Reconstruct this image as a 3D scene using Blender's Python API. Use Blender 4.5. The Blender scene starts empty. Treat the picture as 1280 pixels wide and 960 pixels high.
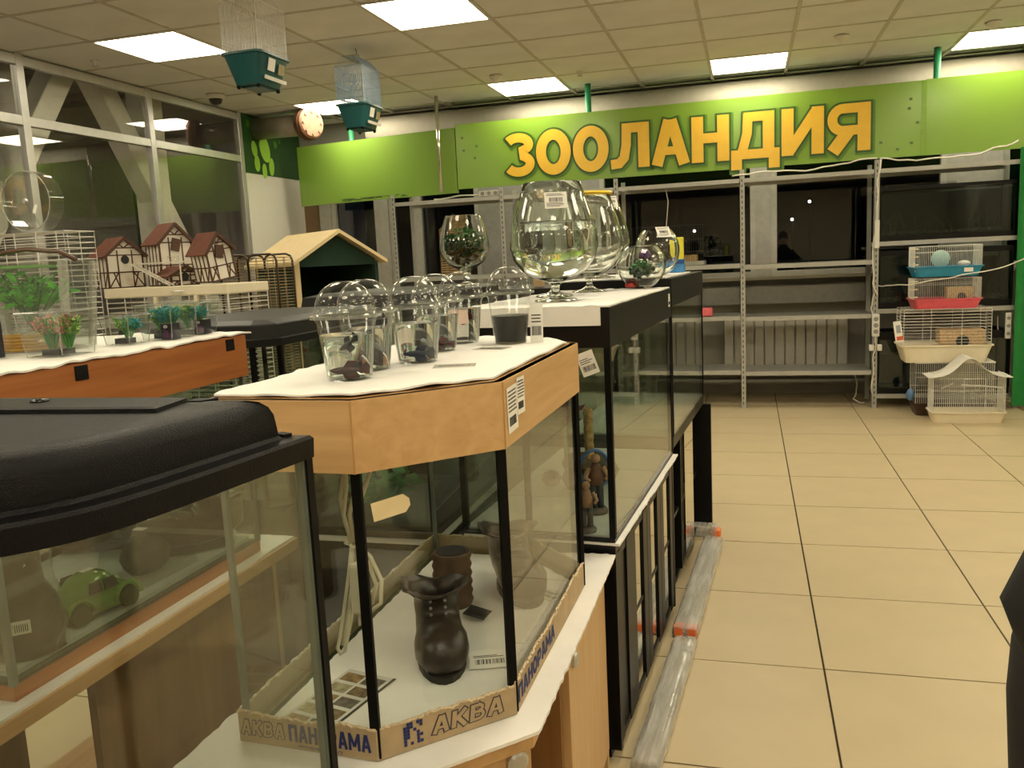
import bpy, math, random
from mathutils import Matrix, Vector, noise as mnoise
random.seed(7)
PI = math.pi
scene = bpy.context.scene
COL = scene.collection

# ------------------------------------------------------------------ camera
CAM_H = 1.3393
F_PX, PITCH, ROLL, YAW = 1057.18, 0.14587, -0.048397, -0.276993
fwd = Vector((math.sin(YAW) * math.cos(PITCH), math.cos(YAW) * math.cos(PITCH), -math.sin(PITCH)))
rgt = Vector((math.cos(YAW), -math.sin(YAW), 0))
upv = rgt.cross(fwd)
R_ = math.cos(ROLL) * rgt + math.sin(ROLL) * upv
U_ = -math.sin(ROLL) * rgt + math.cos(ROLL) * upv
cam_d = bpy.data.cameras.new('camera')
cam_d.sensor_width = 36
cam_d.lens = F_PX * 36 / 1280
cam_d.clip_start = 0.02
cam = bpy.data.objects.new('camera', cam_d)
COL.objects.link(cam)
m4 = Matrix((R_, U_, -fwd)).transposed().to_4x4()
m4.translation = (0, 0, CAM_H)
cam.matrix_world = m4
scene.camera = cam

# ------------------------------------------------------------------ world (night), exposure
world = bpy.data.worlds.new('night')
scene.world = world
world.use_nodes = True
bg = world.node_tree.nodes['Background']
bg.inputs[0].default_value = (0.012, 0.014, 0.022, 1)
bg.inputs[1].default_value = 0.5
LAMP_COLOR = (1.0, 0.90, 0.67, 1)
LAMP_POWER = 18.5
scene.view_settings.view_transform = 'Standard'
scene.view_settings.look = 'None'
scene.view_settings.exposure = 0.0
scene.view_settings.gamma = 1.0
scene.view_settings.use_curve_mapping = False
try:
    scene.cycles.max_bounces = 14
    scene.cycles.diffuse_bounces = 4
    scene.cycles.glossy_bounces = 5
    scene.cycles.transmission_bounces = 14
    scene.cycles.transparent_max_bounces = 48
    scene.cycles.caustics_reflective = False
    scene.cycles.caustics_refractive = False
    scene.cycles.sample_clamp_indirect = 6
except Exception:
    pass

# ------------------------------------------------------------------ materials
MATS = {}
def nodes(name):
    m = bpy.data.materials.new(name)
    m.use_nodes = True
    nt = m.node_tree
    return m, nt, nt.nodes['Principled BSDF']

def mat(name, col, rough=0.5, metal=0.0, var=0.08, scale=20, bump=0.0, bscale=None, spec=0.5, trans=0.0, stretch=None, emit=None, alpha=None, sss=0.0):
    """plain procedural surface: base colour broken up by noise, optional fine relief"""
    if name in MATS: return MATS[name]
    m, nt, b = nodes(name)
    tc = nt.nodes.new('ShaderNodeTexCoord')
    mp = nt.nodes.new('ShaderNodeMapping')
    nt.links.new(tc.outputs['Object'], mp.inputs[0])
    if stretch: mp.inputs['Scale'].default_value = stretch
    nz = nt.nodes.new('ShaderNodeTexNoise')
    nz.inputs['Scale'].default_value = scale
    nz.inputs['Detail'].default_value = 3
    nt.links.new(mp.outputs[0], nz.inputs['Vector'])
    rp = nt.nodes.new('ShaderNodeValToRGB')
    c = Vector(col[:3])
    rp.color_ramp.elements[0].position = .3
    rp.color_ramp.elements[1].position = .7
    rp.color_ramp.elements[0].color = (*(c * (1 - var)), 1)
    rp.color_ramp.elements[1].color = (*(c * (1 + var)), 1)
    nt.links.new(nz.outputs['Fac'], rp.inputs[0])
    nt.links.new(rp.outputs[0], b.inputs['Base Color'])
    b.inputs['Roughness'].default_value = rough
    b.inputs['Metallic'].default_value = metal
    b.inputs['Specular IOR Level'].default_value = spec
    if trans: b.inputs['Transmission Weight'].default_value = trans
    if alpha is not None: b.inputs['Alpha'].default_value = alpha
    if sss:
        b.inputs['Subsurface Weight'].default_value = sss
    if emit:
        b.inputs['Emission Color'].default_value = (*emit[0], 1)
        b.inputs['Emission Strength'].default_value = emit[1]
    if bump:
        n2 = nt.nodes.new('ShaderNodeTexNoise')
        n2.inputs['Scale'].default_value = bscale or scale * 4
        n2.inputs['Detail'].default_value = 2
        nt.links.new(mp.outputs[0], n2.inputs['Vector'])
        bp = nt.nodes.new('ShaderNodeBump')
        bp.inputs['Strength'].default_value = bump
        bp.inputs['Distance'].default_value = 0.002
        nt.links.new(n2.outputs['Fac'], bp.inputs['Height'])
        nt.links.new(bp.outputs[0], b.inputs['Normal'])
    MATS[name] = m
    return m

def wood(name, c1, c2, axis='y', scale=6, rough=0.45):
    if name in MATS: return MATS[name]
    m, nt, b = nodes(name)
    tc = nt.nodes.new('ShaderNodeTexCoord')
    mp = nt.nodes.new('ShaderNodeMapping')
    s = {'x': (.6, 9, 9), 'y': (9, .6, 9), 'z': (9, 9, .6)}[axis]
    mp.inputs['Scale'].default_value = s
    nt.links.new(tc.outputs['Object'], mp.inputs[0])
    nz = nt.nodes.new('ShaderNodeTexNoise')
    nz.inputs['Scale'].default_value = scale
    nz.inputs['Detail'].default_value = 6
    nz.inputs['Distortion'].default_value = .6
    nt.links.new(mp.outputs[0], nz.inputs['Vector'])
    rp = nt.nodes.new('ShaderNodeValToRGB')
    rp.color_ramp.elements[0].position = .3
    rp.color_ramp.elements[1].position = .72
    rp.color_ramp.elements[0].color = (*c1, 1)
    rp.color_ramp.elements[1].color = (*c2, 1)
    nt.links.new(nz.outputs['Fac'], rp.inputs[0])
    nt.links.new(rp.outputs[0], b.inputs['Base Color'])
    b.inputs['Roughness'].default_value = rough
    MATS[name] = m
    return m

def thin_glass(name, tint=(.95, .98, .95), rough=0.0, ior=1.5, haze=0.0, haze_col=(.8, .8, .75), haze_var=.8, hscale=9, hstretch=None):
    """clear sheet: sees straight through, reflects by Fresnel; optional fine dust film"""
    if name in MATS: return MATS[name]
    m, nt, b = nodes(name)
    nt.nodes.remove(b)
    out = nt.nodes['Material Output']
    geo = nt.nodes.new('ShaderNodeNewGeometry')
    mr = nt.nodes.new('ShaderNodeMapRange')
    mr.inputs['To Min'].default_value = ior
    mr.inputs['To Max'].default_value = 1 / ior
    nt.links.new(geo.outputs['Backfacing'], mr.inputs['Value'])
    fr = nt.nodes.new('ShaderNodeFresnel')
    nt.links.new(mr.outputs[0], fr.inputs['IOR'])
    tr = nt.nodes.new('ShaderNodeBsdfTransparent')
    tr.inputs[0].default_value = (*tint, 1)
    gl = nt.nodes.new('ShaderNodeBsdfGlossy')
    gl.inputs['Roughness'].default_value = rough
    gl.inputs[0].default_value = (1, 1, 1, 1)
    mx = nt.nodes.new('ShaderNodeMixShader')
    nt.links.new(fr.outputs[0], mx.inputs[0])
    nt.links.new(tr.outputs[0], mx.inputs[1])
    nt.links.new(gl.outputs[0], mx.inputs[2])
    last = mx
    if haze:
        df = nt.nodes.new('ShaderNodeBsdfDiffuse')
        df.inputs[0].default_value = (*haze_col, 1)
        nz = nt.nodes.new('ShaderNodeTexNoise')
        nz.inputs['Scale'].default_value = hscale
        nz.inputs['Detail'].default_value = 4
        tco = nt.nodes.new('ShaderNodeTexCoord')
        hm = nt.nodes.new('ShaderNodeMapping')
        if hstretch: hm.inputs['Scale'].default_value = hstretch
        nt.links.new(tco.outputs['Object'], hm.inputs[0])
        nt.links.new(hm.outputs[0], nz.inputs['Vector'])
        ml = nt.nodes.new('ShaderNodeMath'); ml.operation = 'MULTIPLY_ADD'
        ml.inputs[1].default_value = haze * haze_var
        ml.inputs[2].default_value = haze * (1 - haze_var*.5)
        nt.links.new(nz.outputs['Fac'], ml.inputs[0])
        m2 = nt.nodes.new('ShaderNodeMixShader')
        nt.links.new(ml.outputs[0], m2.inputs[0])
        nt.links.new(mx.outputs[0], m2.inputs[1])
        nt.links.new(df.outputs[0], m2.inputs[2])
        last = m2
    nt.links.new(last.outputs[0], out.inputs['Surface'])
    MATS[name] = m
    return m

def solid_glass(name, col=(1, 1, 1), ior=1.47, rough=0.0):
    if name in MATS: return MATS[name]
    m, nt, b = nodes(name)
    nt.nodes.remove(b)
    g = nt.nodes.new('ShaderNodeBsdfGlass')
    g.inputs['Color'].default_value = (*col, 1)
    g.inputs['IOR'].default_value = ior
    g.inputs['Roughness'].default_value = rough
    nt.links.new(g.outputs[0], nt.nodes['Material Output'].inputs['Surface'])
    MATS[name] = m
    return m

def emitter(name, col, power):
    if name in MATS: return MATS[name]
    m, nt, b = nodes(name)
    nt.nodes.remove(b)
    e = nt.nodes.new('ShaderNodeEmission')
    e.inputs[0].default_value = col
    e.inputs[1].default_value = power
    nt.links.new(e.outputs[0], nt.nodes['Material Output'].inputs['Surface'])
    MATS[name] = m
    return m

# ------------------------------------------------------------------ mesh helpers
class B:
    def __init__(s): s.v = []; s.f = []
    def add(s, vs, fs):
        n = len(s.v); s.v += [tuple(v) for v in vs]; s.f += [tuple(i + n for i in f) for f in fs]; return s
    def box(s, a, b):
        x0, y0, z0 = a; x1, y1, z1 = b
        return s.add([(x0,y0,z0),(x1,y0,z0),(x1,y1,z0),(x0,y1,z0),(x0,y0,z1),(x1,y0,z1),(x1,y1,z1),(x0,y1,z1)],
                     [(0,3,2,1),(4,5,6,7),(0,1,5,4),(1,2,6,5),(2,3,7,6),(3,0,4,7)])
    def cbox(s, c, d, rz=0, rx=0, ry=0):
        m = Matrix.Rotation(rz, 3, 'Z') @ Matrix.Rotation(ry, 3, 'Y') @ Matrix.Rotation(rx, 3, 'X')
        q = B().box((-d[0]/2,-d[1]/2,-d[2]/2),(d[0]/2,d[1]/2,d[2]/2))
        return s.add([m @ Vector(v) + Vector(c) for v in q.v], q.f)
    def beam(s, a, b, w, t, up=(0, 0, 1)):
        a = Vector(a); b = Vector(b); d = (b - a).normalized()
        u = Vector(up); sd = d.cross(u)
        if sd.length < 1e-4: sd = d.cross(Vector((0, 1, 0)))
        sd.normalize(); u = sd.cross(d)
        vs = [p + sd*i*w/2 + u*j*t/2 for p in (a, b) for i, j in ((-1,-1),(1,-1),(1,1),(-1,1))]
        return s.add(vs, [(0,1,2,3),(7,6,5,4),(0,4,5,1),(1,5,6,2),(2,6,7,3),(3,7,4,0)])
    def prism(s, poly, z0, z1):
        n = len(poly)
        return s.add([(x,y,z0) for x,y in poly] + [(x,y,z1) for x,y in poly],
                     [tuple(range(n-1,-1,-1)), tuple(range(n,2*n))] + [(i,(i+1)%n,n+(i+1)%n,n+i) for i in range(n)])
    def rings(s, rs, cap0=True, cap1=True, closed=False):
        n = len(rs[0]); base = []
        for r in rs: base += [tuple(p) for p in r]
        fs = []
        m = len(rs)
        for k in range(m if closed else m-1):
            for i in range(n):
                a = k*n+i; b = k*n+(i+1)%n; k2 = (k+1)%m
                fs.append((a, b, k2*n+(i+1)%n, k2*n+i))
        if not closed:
            if cap0: fs.append(tuple(range(n-1,-1,-1)))
            if cap1: fs.append(tuple(range((m-1)*n, m*n)))
        return s.add(base, fs)
    def lathe(s, prof, n=28, c=(0,0,0), cap0=True, cap1=True, closed=False, sx=1, sy=1):
        rs = [[(c[0]+sx*r*math.cos(2*PI*i/n), c[1]+sy*r*math.sin(2*PI*i/n), c[2]+z) for i in range(n)] for r, z in prof]
        return s.rings(rs, cap0, cap1, closed)
    def tube(s, pts, r, n=6, closed=False):
        pts = [Vector(p) for p in pts]; m = len(pts); rs = []
        u = None
        for k in range(m):
            a = pts[(k-1) % m] if (closed or k) else pts[k]
            b = pts[(k+1) % m] if (closed or k < m-1) else pts[k]
            d = (b - a)
            if d.length < 1e-9: d = Vector((0,0,1))
            d.normalize()
            if u is None:
                u = d.cross(Vector((0,0,1)))
                if u.length < .05: u = d.cross(Vector((1,0,0)))
            u = (u - d*u.dot(d))
            if u.length < 1e-6: u = d.orthogonal()
            u.normalize(); w = d.cross(u)
            rr = r[k] if isinstance(r, (list, tuple)) else r
            rs.append([pts[k] + (u*math.cos(2*PI*i/n) + w*math.sin(2*PI*i/n))*rr for i in range(n)])
        return s.rings(rs, True, True, closed)
    def wire(s, a, b, r): return s.tube([a, b], r, 4)
    def ball(s, c, r, n=12, sz=1.0, sx=1.0, sy=1.0):
        rs = []
        for k in range(n//2+1):
            t = -PI/2 + PI*k/(n//2); q = max(math.cos(t), .02)
            rs.append([(c[0]+sx*r*q*math.cos(2*PI*i/n), c[1]+sy*r*q*math.sin(2*PI*i/n), c[2]+sz*r*math.sin(t)) for i in range(n)])
        return s.rings(rs)
    def xf(s, M):
        s.v = [tuple(M @ Vector(v)) for v in s.v]; return s
    def mesh(s, name, m, smooth=False):
        me = bpy.data.meshes.new(name)
        me.from_pydata(s.v, [], s.f)
        me.validate()
        if m is not None: me.materials.append(m)
        if smooth:
            me.polygons.foreach_set('use_smooth', [True]*len(me.polygons))
        me.update()
        return me
    def make(s, name, m, parent=None, smooth=False, bevel=0, loc=None, rz=0, stuff=False, label=None, auto=None):
        o = bpy.data.objects.new(name, s.mesh(name, m, smooth or auto is not None))
        COL.objects.link(o)
        if parent is not None: o.parent = parent
        if loc is not None: o.location = loc
        if rz: o.rotation_euler = (0, 0, rz)
        if bevel:
            md = o.modifiers.new('bevel', 'BEVEL'); md.width = bevel; md.segments = 2; md.limit_method = 'ANGLE'
            md.angle_limit = math.radians(40)
        if auto is not None:
            o.data.set_sharp_from_angle(angle=math.radians(auto))
        if stuff: o['kind'] = 'stuff'
        if label: o['label'] = label
        return o

def tag(o, label, cat, group=None):
    o['label'] = label; o['category'] = cat
    if group: o['group'] = group
    return o
def struct(o, label=None):
    o['kind'] = 'structure'
    if label: o['label'] = label
    return o
def thing(name, label, cat, loc=(0,0,0), rz=0, group=None):
    o = bpy.data.objects.new(name, None); o.empty_display_size = .05
    COL.objects.link(o); o.location = loc; o.rotation_euler = (0, 0, rz)
    return tag(o, label, cat, group)
def sempty(name, label=None):
    o = bpy.data.objects.new(name, None); COL.objects.link(o)
    return struct(o, label)
def link(name, me, parent, loc=(0,0,0), rz=0):
    o = bpy.data.objects.new(name, me); COL.objects.link(o); o.parent = parent; o.location = loc
    if rz: o.rotation_euler = (0, 0, rz)
    return o
_dup = {}
def dup(root, loc, rz=0, label=None, group=None):
    r = root.copy(); COL.objects.link(r); r.location = loc; r.rotation_euler = (0, 0, rz)
    if label: r['label'] = label
    if group: r['group'] = group
    for ch in list(root.children):
        c = ch.copy(); COL.objects.link(c); c.parent = r
        for g in list(ch.children):
            d = g.copy(); COL.objects.link(d); d.parent = c
    return r
_dg = None
def text_mesh(body, size, m, off=0.0, ext=0.0, align='LEFT', space=1.0, shear=0.0):
    c = bpy.data.curves.new('lettering', 'FONT')
    c.body = body; c.size = size; c.offset = off; c.extrude = ext; c.align_x = align; c.space_character = space; c.shear = shear
    c.resolution_u = 4
    o = bpy.data.objects.new('lettering', c); COL.objects.link(o)
    bpy.context.view_layer.update()
    dg = bpy.context.evaluated_depsgraph_get()
    me = bpy.data.meshes.new_from_object(o.evaluated_get(dg))
    bpy.data.objects.remove(o); bpy.data.curves.remove(c)
    me.materials.clear(); me.materials.append(m)
    return me
def frame_from(origin, xdir, zdir=(0,0,1)):
    """matrix: local x along xdir, local y along zdir, local z out of the face"""
    x = Vector(xdir).normalized(); y = Vector(zdir).normalized(); z = x.cross(y).normalized(); y = z.cross(x)
    M = Matrix((x, y, z)).transposed().to_4x4(); M.translation = Vector(origin); return M
def put_text(name, body, size, m, parent, M, **k):
    o = bpy.data.objects.new(name, text_mesh(body, size, m, **k)); COL.objects.link(o)
    o.parent = parent; o.matrix_local = M
    return o
def arc(cx, cy, r, a0, a1, n):
    return [(cx + r*math.cos(math.radians(a0+(a1-a0)*i/n)), cy + r*math.sin(math.radians(a0+(a1-a0)*i/n))) for i in range(n+1)]
def densify(poly, step):
    out = []
    for i, (x, y) in enumerate(poly):
        x2, y2 = poly[(i+1) % len(poly)]
        k = max(1, int(math.hypot(x2-x, y2-y)/step))
        out += [(x+(x2-x)*j/k, y+(y2-y)*j/k) for j in range(k)]
    return out
def foam_sheet(name, poly, z, m, parent=None, t=.005, wav=.004, droop=.006, seed=0, step=.012, freq=45):
    """thin packing-foam sheet with a rippled drooping edge"""
    P = densify(poly, step); cx = sum(p[0] for p in P)/len(P); cy = sum(p[1] for p in P)/len(P)
    out = []; mid = []; inn = []
    for x, y in P:
        n1 = mnoise.noise(Vector((x*freq, y*freq, seed))); n2 = mnoise.noise(Vector((x*7, y*7, seed+5)))
        k = 1 + wav*n1/max(.1, math.hypot(x-cx, y-cy))
        out.append((cx+(x-cx)*k, cy+(y-cy)*k, z + droop*(n1*.7+n2*.6)*.6 - droop*.05))
        mid.append((cx+(x-cx)*.965, cy+(y-cy)*.965, z + droop*.15*n2))
        inn.append((cx+(x-cx)*.9, cy+(y-cy)*.9, z))
    b = B()
    up = lambda r: [(p[0], p[1], p[2]+t) for p in r]
    b.rings([inn, mid, out, up(out), up(mid), up(inn)], True, True)
    return b.make(name, m, parent, smooth=False, auto=50)

# shared materials
M_floor = mat('floor_tile_glaze', (.515, .42, .26), .40, var=.04, scale=5, spec=.35)
M_grout = mat('floor_grout', (.06, .038, .014), .9)
M_ceil = mat('ceiling_tile_mineral', (.76, .76, .765), .95, var=.05, scale=3, bump=.25, bscale=120)
M_tbar = mat('ceiling_rail_paint', (.54, .51, .46), .6)
M_white = mat('white_paint', (.74, .72, .66), .5, var=.03)
M_cream = mat('cream_plastic', (.78, .70, .52), .4, var=.03)
M_alu = mat('grey_aluminium', (.56, .55, .52), .35, .6, var=.04)
M_black = mat('black_plastic', (.006, .006, .007), .42, var=.2, scale=60, bump=.15, bscale=400, spec=.2)
M_blackg = mat('black_laminate', (.006, .0058, .0055), .35, var=.1, scale=30, spec=.2)
M_sil = mat('black_silicone', (.004, .004, .004), .5, spec=.12)
M_beech = wood('beech_laminate', (.52, .31, .13), (.63, .40, .185), 'y', 5)
M_beechx = wood('beech_laminate_cross', (.52, .31, .13), (.63, .40, .185), 'x', 5)
M_beechz = wood('beech_laminate_upright', (.54, .34, .155), (.64, .43, .215), 'z', 4)
M_cherry = wood('cherry_laminate', (.30, .095, .022), (.42, .155, .04), 'y', 5)
M_foam = mat('white_packing_foam', (.84, .82, .78), .8, var=.03, scale=15, bump=.35, bscale=60, sss=.0)
M_glass = thin_glass('aquarium_glass', (.955, .97, .95), ior=1.42)
M_glass_d = thin_glass('dim_tank_glass', (.55, .62, .60))
M_glass_g = thin_glass('green_edge_glass', (.905, .93, .895))
M_edge = thin_glass('glass_edge_green', (.45, .58, .50), ior=1.4, haze=.10, haze_col=(.35, .45, .38))
M_plastic = thin_glass('clear_plastic', (.95, .96, .95), .03, 1.40, haze=.006)
M_film = thin_glass('wrinkled_stretch_film', (.85, .85, .83), .15, 1.5, haze=.30, haze_col=(.82, .80, .75), haze_var=2.0, hscale=14, hstretch=(4, .35, 4))
M_crystal = solid_glass('crystal', (.99, 1.0, .985), 1.46)
M_water = solid_glass('water', (.97, .99, .98), 1.33)
M_wire = mat('white_wire', (.72, .71, .66), .4)
M_card = mat('paper_white', (.82, .80, .74), .7, var=.02)
M_ink = mat('black_ink', (.02, .02, .02), .7)
M_green = mat('lime_sign_vinyl', (.215, .38, .045), .22, var=.06, scale=1.5)
M_dgreen = mat('dark_green_paint', (.012, .09, .03), .45)
M_post = mat('green_post_paint', (.03, .25, .11), .4)
M_steel = mat('shelf_grey_steel', (.43, .425, .39), .4, .25, var=.05)
M_chrome = mat('polished_tube', (.7, .68, .62), .15, 1.0, var=.02)
# ================================================================== ROOM SHELL
X0, X1, Y0, Y1, H = -4.46, 3.9, -4.5, 8.1, 2.786
# ---- floor: grout bed + one tile each
floor = struct(B().box((X0-3, Y0, -.12), (X1, Y1, -.005)).make('floor', M_grout), 'beige square tiled shop floor')
tile_me = B().box((-.2967, -.2967, -.012), (.2967, .2967, 0)).mesh('floor_tile', M_floor)
for i in range(-8, 6):
    for j in range(-11, 9):
        x = .2221 + .6*i + .3; y = 2.6941 + .6*j + .3
        if x + .3 > X1 or y - .3 < Y0 or y > Y1 + .25: continue
        o = link('floor_tile', tile_me, floor, (x, y, random.uniform(-.0004, .0004)))
# ---- ceiling
ceiling = struct(B().box((X0-.02, Y0, H+.03), (X1, Y1, H+.1)).make('ceiling', M_ceil), 'suspended ceiling of square mineral tiles')
GX = [-4.49 + .6*i for i in range(15)]
GY = [-4.42 + .6*j for j in range(21)]
LX = [-3.89, -2.09, -.29, 1.51, 3.31]
LY = [-2.62, -.22, 2.18, 4.58, 6.98]
ct_me = B().box((-.288, -.288, 0), (.288, .288, .012)).mesh('ceiling_tile', M_ceil)
ct2_me = B().box((-.288, -.110, 0), (.288, .110, .012)).mesh('ceiling_tile_cut', M_ceil)
for x in GX[:-1]:
    for y in GY:
        if any(abs(x-a) < .05 for a in LX) and any(abs(y-b) < .05 for b in LY): continue
        if x < -4.48: 
            pass
        if y + .6 > Y1: continue
        o = link('ceiling_tile', ct_me, ceiling, (x+.3, y+.3, H+.004))
for x in GX[:-1]:
    link('ceiling_tile', ct2_me, ceiling, (x+.3, 7.98, H+.004))
for x in GX:
    B().box((x-.012, Y0, H), (x+.012, Y1, H+.03)).make('ceiling_rail', M_tbar, ceiling)
for y in GY:
    B().box((X0, y-.012, H+.0004), (X1, y+.012, H+.03)).make('ceiling_rail', M_tbar, ceiling)
# ---- ceiling lights
M_lamp = emitter('led_panel_light', LAMP_COLOR, LAMP_POWER)
def place_words(ix, iy):
    cols = ['beside the partition', 'over the tanks', 'over the aisle', 'toward the curtain', 'by the side wall']
    rows = ['at the entrance end', 'above the shopper', 'above the bow-front tank', 'one row before the sign', 'right before the sign']
    return 'square led ceiling panel %s, %s' % (cols[ix], rows[iy])
for ix, x in enumerate(LX):
    for iy, y in enumerate(LY):
        t = thing('ceiling_light', place_words(ix, iy), 'ceiling light', (x+.3, y+.3, H), 0, 'led panels set in the ceiling')
        fr = B()
        for a, b in (((-.298,-.298),(.298,-.284)),((-.298,.284),(.298,.298)),((-.298,-.284),(-.284,.284)),((.284,-.284),(.298,.284))):
            fr.box((*a, -.004), (*b, .02))
        fr.make('frame', M_white, t)
        B().box((-.284,-.284,0), (.284,.284,.004)).make('diffuser', M_lamp, t)
# ---- plain walls behind and to the right of the camera
struct(B().box((X1, Y0, 0), (X1+.1, Y1, H)).make('wall_right', mat('side_wall_paint', (.52,.48,.38), .8, bump=.1)), 'plain cream side wall')
struct(B().box((X0-3, Y0-.1, 0), (X1, Y0, H+.6)).make('wall_front', mat('side_wall_paint', (.52,.48,.38), .8)), 'plain cream wall behind the counter')

# ---- left: glazed aluminium partition
wl = sempty('wall_left', 'glazed aluminium partition with slanted white braces behind')
PY = [-2.72, -1.50, -.28, .94, 2.16, 3.38, 4.60, 5.82, 7.04]
for y in PY:
    B().box((X0-.05, y-.03, 0), (X0, y+.03, H)).make('post', M_alu, wl, bevel=.003)
TZ = [.08, 1.02, 2.37, 2.745]
for k in range(len(PY)-1):
    for z in TZ:
        B().box((X0-.045, PY[k]+.03, z-.03), (X0-.002, PY[k+1]-.03, z+.03)).make('transom', M_alu, wl, bevel=.003)
    for a, b in ((0,1),(1,2),(2,3)):
        B().box((X0-.028, PY[k]+.03, TZ[a]+.03), (X0-.022, PY[k+1]-.03, TZ[b]-.03)).make('pane', thin_glass('partition_glass', (.93,.93,.91), 0, 1.5), wl)
struct(B().box((X0-.05, Y0, 0), (X0, PY[0]-.03, H)).make('wall_left_end', M_white), 'white wall strip at the end of the glass partition')
# white wall strip after the partition with the dark green paw panel above
wp = struct(B().box((X0-.06, 7.07, 0), (X0, Y1, 2.25)).make('wall_left_panel', mat('white_panel', (.70,.68,.60), .45, var=.02)), 'white wall panel between partition and sign')
pawp = tag(B().box((X0-.06, 7.07, 2.25), (X0+.002, Y1, H-.002)).make('paw_panel', mat('dark_green_vinyl', (.022, .075, .018), .3)), 'dark green wall panel printed with a lime paw', 'wall panel')
M_lime = mat('lime_print', (.33, .62, .06), .4, var=.03)
def disc(name, cy, cz, ry, rz, rot, parent, m, xx):
    pts = []
    for i in range(20):
        a = 2*PI*i/20; u = ry*math.cos(a); v = rz*math.sin(a)
        pts.append((xx, cy+u*math.cos(rot)-v*math.sin(rot), cz+u*math.sin(rot)+v*math.cos(rot)))
    b = B().rings([pts, [(p[0]+.003, p[1], p[2]) for p in pts]], True, True)
    return b.make(name, m, parent)
for (cy, cz, ry, rz, rot) in ((7.42,2.50,.085,.13,.35),(7.24,2.48,.045,.075,.2),(7.27,2.35,.045,.075,0),(7.39,2.29,.04,.07,0),(7.52,2.34,.045,.085,-.1)):
    disc('paw_pad', cy, cz, ry, rz, rot, pawp, M_lime, X0+.002)
for (cy, cz, r) in ((7.16,2.70,.03),(7.24,2.72,.022),(7.62,2.56,.03),(7.70,2.60,.02)):
    disc('paw_pad', cy, cz, r, r*1.2, 0, pawp, mat('dull_lime_print', (.09,.22,.03), .4), X0+.002)

# ---- room behind the partition
M_back = mat('back_room_wall', (.60, .56, .56), .8, var=.1, scale=2)
struct(B().box((-7.6, Y0, 0), (-7.5, Y1, 3.4)).make('wall_back_room', M_back), 'grey wall of the room behind the glass')
struct(B().box((-7.5, Y1, 0), (X0-.06, Y1+.1, 3.4)).make('wall_back_room_end', M_back), 'grey end wall behind the glass')
cb = B()
for k in range(46):
    y = Y0 + .28*k
    cb.box((-7.5, y, 3.28), (X0-.03, y+.14, 3.32)).box((-7.5, y+.14, 3.24), (X0-.03, y+.28, 3.28))
struct(cb.make('ceiling_back_room', mat('corrugated_grey', (.30,.285,.27), .6, var=.1)), 'corrugated grey roof sheet behind the glass')
M_brace = mat('brace_paint', (.80, .78, .70), .6, var=.04)
def brace(n, a, b, w=.17):
    struct(B().beam(a, b, w, w, (1,0,0)).make('trim_%d' % n, M_brace, bevel=.008), 'white slanted steel brace behind the glass partition')
brace(1, (-4.75, 5.44, 3.05), (-4.75, 7.05, .55))
brace(2, (-4.75, 5.38, 3.05), (-4.75, 3.75, .7))
brace(3, (-4.75, 2.9, 3.0), (-4.75, 4.0, 1.6))
struct(B().box((-4.86, 6.05, 0), (-4.64, 6.2, 3.2)).make('trim_4', M_brace), 'white upright column behind the glass partition')
struct(B().box((-4.86, 4.55, 0), (-4.64, 4.72, 3.2)).make('trim_5', mat('grey_column', (.33,.31,.29), .6)), 'grey upright column behind the glass partition')
# dark green rounded frame printed on a grey panel in the back room
gp = tag(B().box((-6.42, 4.2, 1.45), (-6.40, 8.0, 2.75)).make('display_panel', mat('grey_green_panel', (.48,.49,.44), .4)), 'grey green panel with dark rounded border behind the glass', 'wall panel')

for k, (z0_, z1_, y0_, y1_) in enumerate(((1.45,1.53,4.2,7.92),(1.45,2.75,7.92,8.0),(1.53,2.75,4.2,4.24))):
    B().box((-6.40, y0_, z0_), (-6.392, y1_, z1_)).make('dark_border', mat('dark_green_vinyl', (.022,.075,.018), .3), gp)
for k, y in enumerate((.2, 2.6)):  # added panels out of view, put in to brighten the room behind the glass
    t = thing('ceiling_light', ['square led panel in the back room by the entrance end', 'square led panel in the back room beside the partition'][k], 'ceiling light', (-6.0, y, 3.2), 0, 'led panels of the back room')
    B().box((-.3,-.3,0),(.3,.3,.03)).make('frame', M_white, t)
    B().box((-.28,-.28,-.004),(.28,.28,0)).make('diffuser', M_lamp, t)
# ---- back wall with window band
M_wall = mat('back_wall_paint', (.31, .30, .26), .75, var=.08, scale=4, bump=.1)
wb = struct(B().box((-3.2, Y1, 0), (X1, Y1+.15, 1.08)).make('wall_back', M_wall), 'grey back wall below the windows')
B().box((-4.46, Y1, 2.12), (X1, Y1+.15, 2.82)).make('lintel', M_wall, wb)
B().box((-4.46, Y1, 0), (-3.2, Y1+.15, .12)).make('plinth', M_wall, wb)
B().box((1.62, Y1, 1.08), (2.05, Y1+.15, 2.12)).make('pier', mat('light_pier', (.40,.39,.345), .7), wb)
B().box((-4.46, Y1, .12), (-4.27, Y1+.15, 2.12)).make('pier', mat('brown_pier', (.20,.13,.07), .7), wb)
B().box((-4.27, Y1-.04, .12), (-4.14, Y1+.15, 2.12)).make('pier', mat('light_pier', (.40,.39,.345), .7), wb)
B().box((-3.2, Y1-.12, 1.05), (X1, Y1, 1.08)).make('window_sill', M_white, wb)
M_wing = thin_glass('window_glass', (.55,.57,.60), 0, 1.55)
M_frame = mat('window_frame_grey', (.46,.45,.40), .4, .2)
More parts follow.
